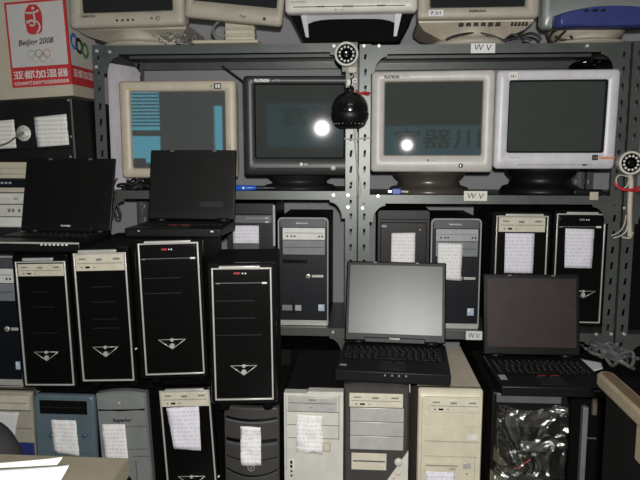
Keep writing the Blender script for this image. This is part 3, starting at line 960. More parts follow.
def beige_tower():
    Y = 1.766
    F = Face(417, 390.5, 481.5, floor_py(Y), Y)
    root = thing('beige_tower', 'beige tower with a bare top beside the silver-screened laptop', 'computer tower', (F.cx, Y, F.Z0))
    w, h = F.w, F.h
    MB().box(-w / 2 + 0.001, w / 2 - 0.001, 0.032, 0.44, 0, h - 0.002, 'beige_plastic', 0.003).build('case', root)
    mb = MB().rloft([(0.034, w, h, 0.006, 0, h / 2), (0.012, w, h, 0.008, 0, h / 2), (0.0, w - 0.010, h - 0.022, 0.008, 0, h / 2 - 0.008)], 'cream_plastic', n=5)
    F.rect(mb, 420.5, 398, 421.2, 520, -0.0008, 0.001, 'dull_beige')
    F.rect(mb, 424, 396.5, 478, 397.1, -0.0008, 0.001, 'dull_beige')
    F.rect(mb, 424, 440.3, 478, 441, -0.0008, 0.001, 'dull_beige')
    F.rect(mb, 424, 455, 478, 455.7, -0.0008, 0.001, 'dull_beige')
    F.rect(mb, 474.5, 455, 475.2, 500, -0.0008, 0.001, 'dull_beige')
    mb.build('front_bezel', root)
    optical_drive(F, 427, 398, 478, 411.5, root, 'drive_cream')
    for (a, b) in ((412, 425.2), (425.8, 440)):
        mb = MB(); F.rect(mb, 424.5, a, 478, b, -0.0022, 0.003, 'cream_plastic', 0.001); mb.build('drive_blank', root)
    mb = MB(); F.rect(mb, 466, 432.5, 477, 438, -0.003, 0, 'white_plastic', 0.0004); mb.build('badge', root)
    mb = MB(); F.rect(mb, 424, 461, 460.5, 470.5, -0.003, 0.002, 'cream_plastic', 0.001); F.rect(mb, 426, 463.8, 458, 464.8, -0.0036, 0, 'grey_ink'); F.rect(mb, 449, 466, 456, 468.4, -0.0044, 0, 'dull_beige', 0.0004); mb.build('floppy_drive', root)
    mb = MB(); F.rect(mb, 463, 461, 470.5, 466.5, -0.004, 0.002, 'silver_plastic', 0.0012); mb.build('power_button', root)
    MB().cyl((F.x(467), -0.002, F.z(472)), 0.0028, 0.004, 'green_mark', n=10).build('power_light', root)
    paper_label(F, ((426, 469.5), (455, 470), (455, 510), (426, 510)), root, 'print_lilac', y=-0.005, seed=9)
    feet(root, w, 0.44, 0.0)
beige_tower()

def end_tower():
    """beige tower at the bottom left, half hidden by the desk"""
    Y = 1.99
    F = Face(-24, 392, 34, floor_py(Y), Y)
    root = thing('putty_tower', 'putty-coloured tower with a big tilted paper, beside the blue-grey tower', 'computer tower', (F.cx, Y, F.Z0))
    w, h = F.w, F.h
    MB().box(-w / 2 + 0.002, w / 2 - 0.002, 0.03, 0.4, 0, h - 0.003, 'dull_beige', 0.004).build('case', root)
    mb = MB().rloft([(0.032, w, h, 0.008, 0, h / 2), (0.006, w, h, 0.010, 0, h / 2), (0.0, w - 0.008, h - 0.008, 0.010, 0, h / 2)], 'dull_beige')
    F.rect(mb, -26, 409.5, 33, 410.3, -0.0008, 0.001, 'slate_grey')
    F.rect(mb, -26, 427, 33, 427.6, -0.0008, 0.001, 'slate_grey')
    mb.build('front_bezel', root)
    mb = MB(); F.rect(mb, -24, 395.5, 32, 408.8, -0.003, 0.002, 'drive_cream', 0.001); F.rect(mb, -22, 402, 30, 402.7, -0.0036, 0, 'grey_ink'); mb.build('optical_drive', root)
    mb = MB(); F.rect(mb, 13, 441, 34.5, 480, -0.004, 0.002, 'royal_blue', 0.003); mb.build('blue_panel', root)['label'] = 'dark blue lower panel'
    paper_label(F, ((-8, 411), (22, 411), (15, 441), (-14, 441)), root, 'paper_white', y=-0.006, seed=11)
    feet(root, w, 0.4, 0.0)
end_tower()

# ------------------------------------------------------------------ tower wrapped in clear film
def wrapped_tower():
    Y = 1.80
    F = Face(489, 392.5, 566, floor_py(Y), Y)
    root = thing('wrapped_tower', 'dark tower wrapped in crinkled clear film under the brown-screened laptop', 'computer tower', (F.cx, Y, F.Z0))
    w, h = F.w, F.h
    MB().box(-w / 2 + 0.004, w / 2 - 0.004, 0.02, 0.4, 0, h - 0.002, 'soot_black', 0.004).build('case', root)
    mb = MB()
    F.rect(mb, 490, 393, 565, 530, 0.0, 0.022, 'black_plastic', 0.004)
    mb.build('front_bezel', root)
    for (a, b, c, d, m) in ((494, 393.5, 558, 402.5, 'slate_grey'), (504, 410, 546, 426, 'charcoal_warm'), (520, 440, 546, 450, 'slate_grey')):
        mb = MB(); F.rect(mb, a, b, c, d, -0.004, 0.001, m, 0.002); mb.build('drive_blank', root)
    mb = MB()
    mb.prism([(F.x(x), F.z(y)) for x, y in ((493, 444), (500, 456), (508, 463), (500, 464), (492, 458))], -0.01, 0.0, 'tan_board')
    mb.prism([(F.x(x), F.z(y)) for x, y in ((490, 468), (498, 474), (508, 480), (506, 500), (490, 500))], -0.01, 0.0, 'tan_board')
    mb.build('cardboard_scrap', root)
    for (a, b) in ((513.5, 450.5), (533.5, 452.5)):
        mb = MB(); F.rect(mb, a - 2, b - 1.2, a + 2, b + 1.2, -0.008, 0, 'pale_plastic', 0.001); mb.build('connector', root)
    mb = MB(); mb.tube([(F.x(515), -0.008, F.z(467)), (F.x(520), -0.012, F.z(464)), (F.x(524), -0.009, F.z(461)), (F.x(530), -0.006, F.z(458))], 0.0022, 'red_mark', 7); mb.build('lead', root)
    # the film: front sheet that folds round both sides, creased
    mb = MB()
    nx, nz = 66, 84
    g = []
    ztop, zbot = F.z(399), F.z(506)
    for j in range(nz + 1):
        v = j / nz
        row = []
        for i in range(nx + 1):
            u = -1 + 2 * i / nx
            x = u * (w / 2 + 0.002)
            side = max(0, abs(u) - 0.86) / 0.14
            z = ztop + (zbot - ztop) * v - 0.02 * (1 - v) * (1 - abs(u)) * (1 if abs(u) < .5 else .6)
            p = Vector((x * 14, z * 14, 3.3))
            warp = Vector((noise.noise(p * 0.7), noise.noise(p * 0.7 + Vector((9, 2, 1))), 0)) * 1.4
            f1 = 1 - abs(noise.noise((p + warp) * 0.55)) * 2.4
            f2 = 1 - abs(noise.noise((p + warp * 1.5) * 1.1 + Vector((4, 7, 0)))) * 2.4
            f3 = 1 - abs(noise.noise(p * 2.4 + warp * 2)) * 2
            d = 0.026 * f1 + 0.014 * f2 + 0.004 * f3
            row.append(mb.bm.verts.new((x, -0.022 - d * (1 - side) * 0.9 + 0.16 * side * side, z)))
        g.append(row)
    for j in range(nz):
        for i in range(nx):
            mb.face([g[j][i], g[j + 1][i], g[j + 1][i + 1], g[j][i + 1]], 'cling_film', False)
    mb.build('clear_wrap', root)
    feet(root, w, 0.4, 0.0)
wrapped_tower()

# ------------------------------------------------------------------ monitors
def crt(label, name, face, scr, Y, shelf_z, body='beige_plastic', glass='crt_glass', dark='dull_beige', yaw=0, tilt=0, roll=0, depth=0.36, base='disc',
        marks=(), buttons=(), power=None, curve=0.0, base_m=None, back=0.62, group='monitors on the middle shelf', bulge=0.004, rad=0.012, keep_tex=True, extra=None, inner=None):
    """cathode-ray monitor; face and scr are where its front and glass are seen"""
    F = Face(*face, Y)
    w, h = F.w, F.h
    zb = F.Z0 - shelf_z                       # height of the head above the shelf
    root = thing(name, label, 'monitor', (F.cx, Y, shelf_z), (0, 0, yaw), group)
    T = Matrix.Translation((0, 0, zb)) @ Matrix.Rotation(tilt, 4, 'X') @ Matrix.Rotation(roll, 4, 'Y')
    base_m = base_m or body
    sx0, sy0, sx1, sy1 = scr
    X0, X1, Z0, Z1 = F.x(sx0), F.x(sx1), F.z(sy1), F.z(sy0)
    sw, sh, scx, scz = X1 - X0, Z1 - Z0, (X0 + X1) / 2, (Z0 + Z1) / 2
    mb = MB()
    q = 6
    def outer(y, k, r):
        pts = rrect(w - 2 * k, h - 2 * k, r, q, 0, h / 2)
        out = []
        for x, z in pts:
            if curve and z < h * 0.5: z -= curve * (1 - (2 * x / w) ** 2)
            out.append((x, y, z))
        return out
    def inn(y, k, r):
        return [(x, y, z) for x, z in rrect(sw - 2 * k, sh - 2 * k, r, q, scx, scz)]
    mb.loft([outer(0.05, 0.002, rad), outer(0.008, 0, rad), outer(0.0, 0.006, rad), inn(0.0008, -0.004, 0.008), inn(0.004, -0.002, 0.006), inn(0.018, 0.004, 0.005)],
            [body, body, body, inner or body, inner or dark], cap0=False, cap1=False)
    for f in marks: f(mb, F)
    mb.xform(T)
    mb.build('bezel', root)
    # glass
    mb = MB()
    n = 12
    g = []
    for j in range(n + 1):
        row = []
        for i in range(n + 1):
            u, v = -1 + 2 * i / n, -1 + 2 * j / n
            row.append(mb.bm.verts.new((scx + u * (sw / 2 + 0.003), 0.0105 + bulge * (u * u * 0.5 + v * v * 0.5), scz + v * (sh / 2 + 0.003))))
        g.append(row)
    for j in range(n):
        for i in range(n):
            mb.face([g[j][i], g[j][i + 1], g[j + 1][i + 1], g[j + 1][i]], glass, True)
    mb.xform(T)
    mb.build('screen', root, normals=False)
    # back shell
    mb = MB()
    mb.rloft([(0.049, w - 0.006, h - 0.006, rad, 0, h / 2), (0.09, w - 0.016, h - 0.02, 0.02, 0, h / 2), (0.15, w * 0.9, h * 0.88, 0.03, 0, h * 0.5), (depth * 0.72, w * back, h * back * 1.05, 0.03, 0, h * 0.5), (depth, w * back * 0.9, h * back * 0.9, 0.03, 0, h * 0.5)], dark if dark != 'soot_black' else 'charcoal', n=5)
    for k in range(7):
        x = (-3 + k) * w * 0.085
        mb.box(x - w * 0.025, x + w * 0.025, 0.10, 0.13, h * 0.955, h * 0.962, 'soot_black')
        mb.box(x - w * 0.03, x + w * 0.03, 0.07, 0.10, 0.008 + 0.004, 0.014, 'soot_black')
    mb.xform(T)
    mb.build('back_shell', root)
    for (x, y, r) in buttons:
        b = MB(); b.cyl((F.x(x), -0.003, F.z(y)), r, 0.005, 'stand_grey', n=14, r2=r * 1.1); b.xform(T); b.build('control_button', root)
    if power:
        x, y, r, m = power
        b = MB(); b.lathe([(0.0005, -0.006), (r * 0.7, -0.0055), (r, -0.003), (r * 1.05, 0.002)], (F.x(x), 0, F.z(y)), m, 20, 'y'); b.xform(T); b.build('power_button', root)
    if base == 'disc' and zb > 0.012:
        mb = MB()
        c = (0, 0.17, 0)
        r = w * 0.36
        mb.lathe([(0.001, 0.001), (r, 0.001), (r * 1.0, zb * 0.14), (r * 0.94, zb * 0.28), (r * 0.78, zb * 0.36), (r * 0.74, zb * 0.6), (r * 0.86, zb * 0.8), (r * 0.95, zb + 0.02), (0.001, zb + 0.03)], c, base_m, 36)
        mb.build('stand', root)
    if extra: extra(root, F, T, zb)
    return root

def txt(string, size, px, py, m='ink', width=None, y=-0.0006, bold=0.01):
    def f(mb, F): mb.text(string, size, (F.x(px), F.z(py)), y, m, width=width, bold=bold)
    return f
def mark(x0, y0, x1, y1, m, d=-0.0008, bev=0):
    def f(mb, F): F.rect(mb, x0, y0, x1, y1, d, 0.002, m, bev)
    return f
def ring_logo(px, py, r, m):
    def f(mb, F):
        x, z = F.x(px), F.z(py)
        mb.cyl((x, -0.001, z), r, 0.002, m, n=20)
    return f

crt('cream-framed CRT monitor reflecting a blue window, on the middle shelf', 'crt_monitor', (120, 80.5, 236, 178), (131, 91, 225, 168), 2.262, 1.046,
    body='beige_plastic', glass='crt_glass_grey', yaw=R(0), tilt=R(0), bulge=0.0,
    marks=[mark(215, 83.5, 222, 89, 'ink', -0.0010), mark(216.5, 84.5, 218.3, 88, 'white_ink', -0.0014), mark(219, 84.5, 221, 88, 'white_ink', -0.0014), mark(211, 85, 213, 87, 'green_mark'),
           mark(126, 88, 134, 88.8, 'yellow_mark')], power=(229, 146, 0.006, 'beige_plastic'))

crt('black CRT monitor on the middle shelf above the dark office tower', 'crt_monitor', (244.5, 76, 352, 175.5), (256, 84.5, 344, 157.5), 2.262, 1.046,
    body='charcoal_bezel', glass='crt_glass_soft', dark='soot_black', yaw=R(4.06), tilt=R(1.6), bulge=0.0,
    marks=[txt('FLATRON', 0.011, 263, 80.7, 'white_ink', 0.050, bold=0.06), txt('ez T710', 0.008, 277, 80.7, 'ash_dark', 0.026), ring_logo(301.5, 164, 0.0055, 'white_ink'), txt('LG', 0.007, 306, 164, 'white_ink', 0.011, bold=0.02),
           mark(256, 168.3, 330, 168.8, 'soot_black')],
    power=(333.5, 167.5, 0.0095, 'pale_plastic'), base_m='charcoal')

crt('white CRT monitor under the W V label, highlight low on its flat glass', 'crt_monitor', (371, 70.5, 493.5, 172), (384.5, 81, 482, 155), 2.215, 1.034,
    body='warm_grey_plastic', glass='crt_glass', dark='dull_beige', yaw=R(-3.39), tilt=R(0.1), bulge=0.0,
    marks=[txt('FLATRON', 0.011, 391.5, 76.2, 'ink', 0.050, bold=0.06), txt('ez T710PH', 0.007, 405, 76.2, 'grey_ink', 0.026), ring_logo(429.5, 160, 0.0045, 'grey_ink'), txt('LG', 0.006, 434.5, 160, 'grey_ink', 0.010),
           mark(373, 166.8, 491, 167.4, 'dull_beige')],
    power=(462, 165.5, 0.0085, 'chrome'), base_m='stand_grey')

def birds(px, py, s):
    def f(mb, F):
        for k, (dx, m) in enumerate(((-2.4, 'orange_mark'), (0, 'ink'), (2.4, 'yellow_mark'))):
            x, z = F.x(px + dx * s), F.z(py)
            mb.sphere((x, -0.0006, z), 0.0026 * s, 0.0012, 0.0045 * s, m, 10, 6)
            mb.sphere((x + 0.0014 * s, -0.0006, z + 0.005 * s), 0.0017 * s, 0.0012, 0.0017 * s, m, 8, 6)
    return f
crt('lilac-white CRT monitor on a black base, beside the shelf post with the small camera', 'crt_monitor', (495.5, 70, 617, 168.5), (509, 81, 604, 151.5), 2.215, 1.034,
    body='lilac_white', glass='crt_glass', dark='slate_grey', yaw=R(-1), tilt=R(2.2), curve=0.016, bulge=0.003, inner='charcoal',
    marks=[mark(507, 72, 515.5, 79.3, 'paper_white', -0.0008), birds(511.3, 76.4, 0.9), mark(594, 154.6, 600, 160, 'ink', -0.0008), birds(597, 157.8, 0.55), txt('ViewSonic', 0.011, 608.5, 157.4, 'orange_mark', 0.052, bold=0.05),
           mark(520, 164.6, 595, 165.0, 'slate_grey'), txt('graphic series', 0.004, 517, 157.5, 'grey_ink', 0.038), mark(585, 164, 589, 165.6, 'charcoal', -0.001)],
    base_m='black_plastic')

# monitors along the top shelf, seen from below
TOP1, TOP2 = 1.552, 1.543
def underside(vents, m, mb_low=0.5):
    def extra(root, F, T, zb):
        w = F.w
        mb = MB()
        def rr(z, ww, ya, yb):
            return [(-ww / 2, ya, z), (ww / 2, ya, z), (ww / 2, yb, z), (-ww / 2, yb, z)]
        z0 = zb * 0.34
        mb.loft([rr(zb + 0.012, w * 0.97, 0.04, 0.30), rr(zb - 0.004, w * 0.965, 0.043, 0.30), rr((zb + z0) / 2, w * 0.86, 0.075, 0.28), rr(z0, w * mb_low, 0.11, 0.24)], m, smooth=False)
        if vents:
            for u0, u1 in vents:
                zc = zb - 0.010
                mb.box(u0 * w, u1 * w, 0.0445, 0.06, zc - 0.006, zc + 0.005, 'inside_dark')
        mb.build('underside', root)
    return extra
crt('beige CRT monitor on the top shelf next to the red and white carton', 'crt_monitor', (67.5, -62, 183, 26), (79.5, -50, 171.5, 11), 2.20, TOP1,
    body='dull_beige', glass='crt_glass_black', dark='dull_beige', tilt=R(-2), curve=0.006, group='monitors on the top shelf', roll=R(-1.0),
    marks=[txt('SAMSUNG', 0.008, 87, 14.8, 'ink', 0.048, bold=0.03), txt('SyncMaster 753s', 0.006, 153, 13, 'grey_ink', 0.055, bold=0.02)],
    buttons=[(116, 20, 0.004), (121.5, 20, 0.004), (127, 20, 0.004), (132, 20, 0.004), (151, 19, 0.003)], power=(157, 19, 0.007, 'grey_silver'), extra=underside((), 'dull_beige', 0.52))
crt('beige CRT monitor with a white sticker on the top shelf above the W V label', 'crt_monitor', (418.5, -66, 541, 18), (431, -56, 528, 6.5), 2.20, TOP2,
    body='dull_beige', glass='crt_glass_black', dark='dull_beige', tilt=R(-1), group='monitors on the top shelf',
    marks=[txt('SAMSUNG', 0.008, 479, 10.8, 'ink', 0.055, bold=0.05), mark(429.5, 9.2, 444.5, 15.2, 'paper_white', -0.001), txt('7.21', 0.010, 436.5, 12.2, 'ink', 0.034, y=-0.0016, bold=0.03)], extra=underside([(-0.14 + 0.062 * k, -0.10 + 0.062 * k) for k in range(6)] + [(0.30 + 0.03 * k, 0.318 + 0.03 * k) for k in range(5)], 'beige_plastic', 0.55))



def printerlike():
    """wide white monitor in a black shell, on two pale legs"""
    def extra(root, F, T, zb):
        w = F.w
        def ztrap(name, m, z0, z1, w0, w1, ya, yb):
            mb = MB()
            mb.loft([[(-w0 / 2, ya, z0), (w0 / 2, ya, z0), (w0 / 2, yb, z0), (-w0 / 2, yb, z0)], [(-w1 / 2, ya - 0.01, z1), (w1 / 2, ya - 0.01, z1), (w1 / 2, yb, z1), (-w1 / 2, yb, z1)]], m, smooth=False)
            return mb.build(name, root)
        ztrap('stand', 'soot_black', 0.001, zb + 0.012, w * 0.74, w * 0.97, 0.085, 0.30)
        for s in (-1, 1):
            mb = MB()
            x = s * w * 0.365
            mb.loft([[(x - 0.011, 0.045, zb + 0.006), (x + 0.011, 0.045, zb + 0.006), (x + 0.011, 0.054, zb + 0.006), (x - 0.011, 0.054, zb + 0.006)],
                     [(x - s * 0.010 - 0.005, 0.060, 0.014), (x - s * 0.010 + 0.005, 0.060, 0.014), (x - s * 0.010 + 0.005, 0.070, 0.014), (x - s * 0.010 - 0.005, 0.070, 0.014)]], 'ash_grey', smooth=False)
            mb.build('leg', root)
        mb = MB()
        pts = [(-w * 0.355, zb + 0.004)]
        for k in range(13):
            u = -1 + k / 6.0
            pts.append((u * w * 0.355, zb - 0.010 - 0.018 * abs(u) ** 5))
        pts += [(w * 0.355, zb + 0.004)]
        mb.prism(pts, 0.056, 0.064, 'ash_grey')
        mb.build('cross_strap', root)
    m = [mark(293, 5.6, 406, 6.6, 'slate_grey', -0.0016), mark(317, 5, 325, 7.4, 'silver_plastic', -0.0016, 0.0003), mark(343, 4.6, 354, 7.4, 'silver_plastic', -0.0016, 0.0003), mark(378, 4.4, 386, 7, 'silver_plastic', -0.0016, 0.0003),
         txt('TRINITRON', 0.006, 298, 1.0, 'grey_ink', 0.05), mark(335, 9, 337, 10, 'grey_ink'), mark(342, 9, 344, 10, 'grey_ink')]
    crt('white monitor in a black shell on pale legs, on the top shelf', 'crt_monitor', (284.5, -84, 418.5, 12), (299, -72, 404, -6), 2.16, TOP1,
        body='pale_plastic', glass='crt_glass_black', dark='soot_black', base='none', tilt=0, group='monitors on the top shelf', marks=m, extra=extra, back=0.7)
printerlike()

def flat_monitor():
    """beige flat panel leaning over to one side"""
    Y = 2.20
    F = Face(182, -52, 281.5, 21, Y)
    zb = F.Z0 - TOP1
    root = thing('flat_monitor', 'beige flat monitor leaning sideways on the top shelf above the black monitor', 'monitor', (F.cx, Y, TOP1), (0, 0, 0), 'monitors on the top shelf')
    w, h = F.w, F.h
    T = Matrix.Translation((0, 0, zb)) @ Matrix.Rotation(R(6.2), 4, 'Y') @ Matrix.Rotation(R(-4), 4, 'X')
    mb = MB()
    q = 5
    def o(y, k, r): return [(x, y, z) for x, z in rrect(w - 2 * k, h - 2 * k, r, q, 0, h / 2)]
    def i_(y, k): return [(x, y, z) for x, z in rrect(w - 0.050 - 2 * k, h - 0.070 - 2 * k, 0.004, q, 0.002, h / 2 + 0.020)]
    mb.loft([o(0.052, 0.004, 0.012), o(0.012, 0, 0.014), o(0.0, 0.005, 0.012), i_(0.0005, 0), i_(0.010, 0.001)], 'dull_beige', cap0=True, cap1=False)
    mb.text('hp', 0.013, (F.x(242), 0.018), -0.0006, 'mid_charcoal', width=0.022, bold=0.02)
    mb.xform(T); mb.build('bezel', root)
    mb = MB().box(-w / 2 + 0.022, w / 2 - 0.022, 0.009, 0.012, 0.05, h - 0.01, 'crt_glass_black'); mb.xform(T); mb.build('screen', root)
    b = MB().cyl((w / 2 - 0.060, -0.002, 0.017), 0.0055, 0.004, 'ink', n=14); b.xform(T); b.build('power_button', root)
    mb = MB()
    x0, x1 = F.x(221), F.x(250)
    mb.loft([[(x0, 0.06, zb + 0.06), (x1, 0.06, zb + 0.06), (x1, 0.10, zb + 0.06), (x0, 0.10, zb + 0.06)], [(x0, 0.06, 0.012), (x1 + 0.004, 0.06, 0.012), (x1 + 0.004, 0.11, 0.012), (x0, 0.11, 0.012)]], 'carton_cream', smooth=False)
    mb.build('stand_neck', root)
    mb = MB()
    mb.box(F.x(188), F.x(256), 0.03, 0.20, 0.0, 0.012, 'carton_cream', 0.005)
    mb.build('stand_base', root)
    mb = MB().box(x0 - 0.002, x1 + 0.006, 0.055, 0.062, 0.026, 0.036, 'dull_beige', 0.002)
    mb.box(x0 - 0.002, x1 + 0.006, 0.055, 0.062, 0.048, 0.056, 'dull_beige', 0.002)
    mb.build('hinge_bar', root)
flat_monitor()

def blue_lipped():
    Y = 2.18
    F = Face(545, -72, 668, 27, Y)
    zb = F.Z0 - TOP2
    def extra(root, F, T, zb):
        n = 16
        def ring(y, grow):
            lo, hi = [], []
            for k in range(n + 1):
                u = -1 + 2 * k / n
                x = u * (F.w / 2 - 0.030 + grow) + 0.012
                lo.append((x, y, zb - 0.004 - grow * 0.3 + 0.004 * u * u))
                hi.append((x, y, zb + 0.056 + grow * 0.2 - 0.026 * abs(u) ** 2.4))
            return lo + hi[::-1]
        mb = MB().loft([ring(-0.002, 0.014), ring(-0.024, 0.012), ring(-0.044, 0.0), ring(-0.046, -0.006)], 'royal_blue')
        mb.build('control_panel', root)['label'] = 'blue bulging control panel'
        for px in (583.5, 592, 600):
            MB().sphere((F.x(px), -0.047, zb + 0.042), 0.008 if px != 592 else 0.011, 0.004, 0.004, 'navy_black', 14, 8).build('control_button', root)
    crt('beige monitor with a bulging blue control panel on the top shelf', 'crt_monitor', (545, -72, 668, 27), (557, -60, 656, -6), Y, TOP2,
        body='grey_silver', glass='crt_glass_black', dark='dull_beige', group='monitors on the top shelf', extra=extra, tilt=R(-1), base_m='dull_beige')
blue_lipped()

# ------------------------------------------------------------------ open laptops
def laptop(label, hinge, w, d, lid_h, lean, yaw=0, lcd='lcd_dark', shell='black_plastic', t=0.030, marks=None, latch=None, leds=None, buttons=None, edge=None, lidbar=None, sticker=None, speckle=True):
    """hinge = seen centre of the hinge line as a world point; the base runs towards the viewer"""
    root = thing('laptop', label, 'laptop', hinge, (0, 0, yaw), 'open laptops on the towers')
    mb = MB()
    mb.box(-w / 2, w / 2, -d, 0.012, 0.0, t, shell, 0.004)
    mb.box(-w / 2 + 0.012, w / 2 - 0.012, -d * 0.60, -0.040, t - 0.001, t + 0.0004, 'soot_black', 0.0003)
    mb.build('base', root)
    mb = MB()
    cols, rows = 15, 6
    kx0, kx1 = -w / 2 + 0.014, w / 2 - 0.014
    ky0, ky1 = -d * 0.595, -0.042
    rnd = random.Random(hash(label) % 1000 if False else len(label))
    for r in range(rows):
        y0 = ky0 + (ky1 - ky0) * r / rows; y1 = ky0 + (ky1 - ky0) * (r + 1) / rows
        if r == 0:
            widths = [1.3, 1, 1, 1, 5, 1, 1, 1.2, 1, 1]
        elif r == rows - 1: widths = [1] * 15
        else:
            widths = [1.0 + 0.25 * r % 1.0] + [1] * 12 + [1.4]
        tot = sum(widths); x = kx0
        for ww in widths:
            x1 = x + (kx1 - kx0) * ww / tot
            mb.box(x + 0.0012, x1 - 0.0012, y0 + 0.0012, y1 - 0.0012, t, t + 0.0042, 'black_plastic', 0.0012, 1)
            if speckle:
                mb.box(x + 0.004, x + 0.0075, y1 - 0.0075, y1 - 0.0045, t + 0.0042, t + 0.0044, 'ash_dark')
            x = x1
    mb.build('keyboard', root)
    mb = MB().box(-0.038, 0.038, -d * 0.93, -d * 0.70, t - 0.001, t + 0.0006, 'charcoal', 0.0004)
    mb.build('touchpad', root)
    for s in (-1, 1):
        mb = MB().box(s * 0.019 - 0.017, s * 0.019 + 0.017, -d * 0.695, -d * 0.655, t - 0.001, t + 0.0022, shell, 0.001)
        if buttons: mb.box(s * 0.019 - 0.012, s * 0.019 + 0.012, -d * 0.665, -d * 0.658, t + 0.002, t + 0.003, buttons)
        mb.build('touchpad_button', root)
    for s in (-1, 1):
        MB().cyl((s * w * 0.36 - 0.02, 0.004, t + 0.004), 0.007, 0.04, shell, axis='x', n=14).build('hinge', root)
    if leds:
        mb = MB()
        for x, ww, m in leds: mb.box(x - ww / 2, x + ww / 2, -d - 0.0012, -d + 0.001, t * 0.62, t * 0.78, m)
        mb.build('indicator_row', root)
    if edge:
        MB().box(-w / 2 + 0.004, w / 2 - 0.002, -d - 0.0015, -d + 0.004, t - 0.007, t - 0.0015, edge, 0.001).build('edge_trim', root)
    if sticker:
        MB().box(*sticker, t, t + 0.0006, 'ash_grey').build('sticker', root)
    # lid, leaning back about the hinge
    hold = Matrix.Translation((0, 0.004, t + 0.006)) @ Matrix.Rotation(-lean, 4, 'X')
    mb = MB()
    mb.box(-w / 2 + 0.001, w / 2 - 0.001, 0.0, 0.010, 0.0, lid_h, shell, 0.004)
    bz = 0.013
    bot = 0.026
    if lidbar: mb.box(-w * 0.30, w * 0.30, -0.003, 0.006, -0.004, 0.014, shell, 0.003)
    if marks: marks(mb, w, lid_h)
    mb.xform(hold)
    lid = mb.build('lid', root)
    mb = MB()
    a, b, c, e = -w / 2 + bz, w / 2 - bz, bot, lid_h - bz
    mb.box(a, b, -0.0004, 0.002, c, e, lcd)
    for bx in ((a - 0.004, a, c - 0.004, e + 0.004), (b, b + 0.004, c - 0.004, e + 0.004), (a, b, c - 0.004, c), (a, b, e, e + 0.004)):
        mb.box(bx[0], bx[1], -0.0016, 0.002, bx[2], bx[3], shell)
    mb.xform(hold)
    mb.build('screen', lid)
    for s in (-0.07, 0.07) if latch is None else latch:
        mb = MB().box(s - 0.006, s + 0.006, -0.003, 0.004, lid_h - 0.007, lid_h - 0.001, 'slate_grey', 0.001); mb.xform(hold); mb.build('latch', lid)
    return root

def m_toshiba(mb, w, h): mb.text('TOSHIBA', 0.0055, (0, 0.0165), -0.0006, 'white_ink', width=0.036, bold=0.03)
h1 = PV(65, 237, 2.055); 
laptop('dark open laptop with a black screen and pale logo beside the stacked drives', (h1.x, h1.y, 0.886), 0.316, 0.225, 0.248, R(15), yaw=R(-1.0), marks=m_toshiba, t=0.030, lidbar=True,
       leds=[(0.04 + 0.013 * k, 0.007, 'white_ink') for k in range(7)], edge='silver_trim')
h2 = PV(191, 222, 2.03)
def m_small(mb, w, h): mb.box(w * 0.10, w * 0.36, -0.0022, 0.001, 0.040, 0.058, 'charcoal')
laptop('smaller black open laptop in front of the cream-framed monitor', (h2.x, h2.y, 0.933), 0.288, 0.205, 0.229, R(12), marks=m_small, t=0.026, buttons='red_mark', leds=[(0.118, 0.008, 'white_ink'), (-0.10, 0.006, 'ash_grey')], speckle=False)
h3 = PV(394.5, 343, 2.05)
def m_logo(mb, w, h): mb.text('TOSHIBA', 0.0055, (0, 0.0105), -0.0036, 'white_ink', width=0.036, bold=0.03)
laptop('open laptop with a bright silver-grey screen on the pale and two-tone towers', (h3.x, h3.y, 0.5225), 0.332, 0.275, 0.266, R(16.5), yaw=R(-4), lcd='lcd_silver', shell='charcoal_lap', marks=m_logo, t=0.034, lidbar=True, sticker=(-0.155, -0.135, -0.235, -0.222), leds=[(-0.02 + 0.02 * k, 0.005, 'ash_dark') for k in range(4)])
h4 = PV(532, 357, 2.05)
laptop('open laptop with a dull brown screen on the film-wrapped tower', (h4.x, h4.y, 0.492), 0.310, 0.270, 0.262, R(10), lcd='lcd_brown', shell='black_plastic', t=0.030, buttons='red_mark', yaw=R(0.5), sticker=(-0.146, -0.126, -0.215, -0.175), leds=[(0.11, 0.02, 'slate_grey')])

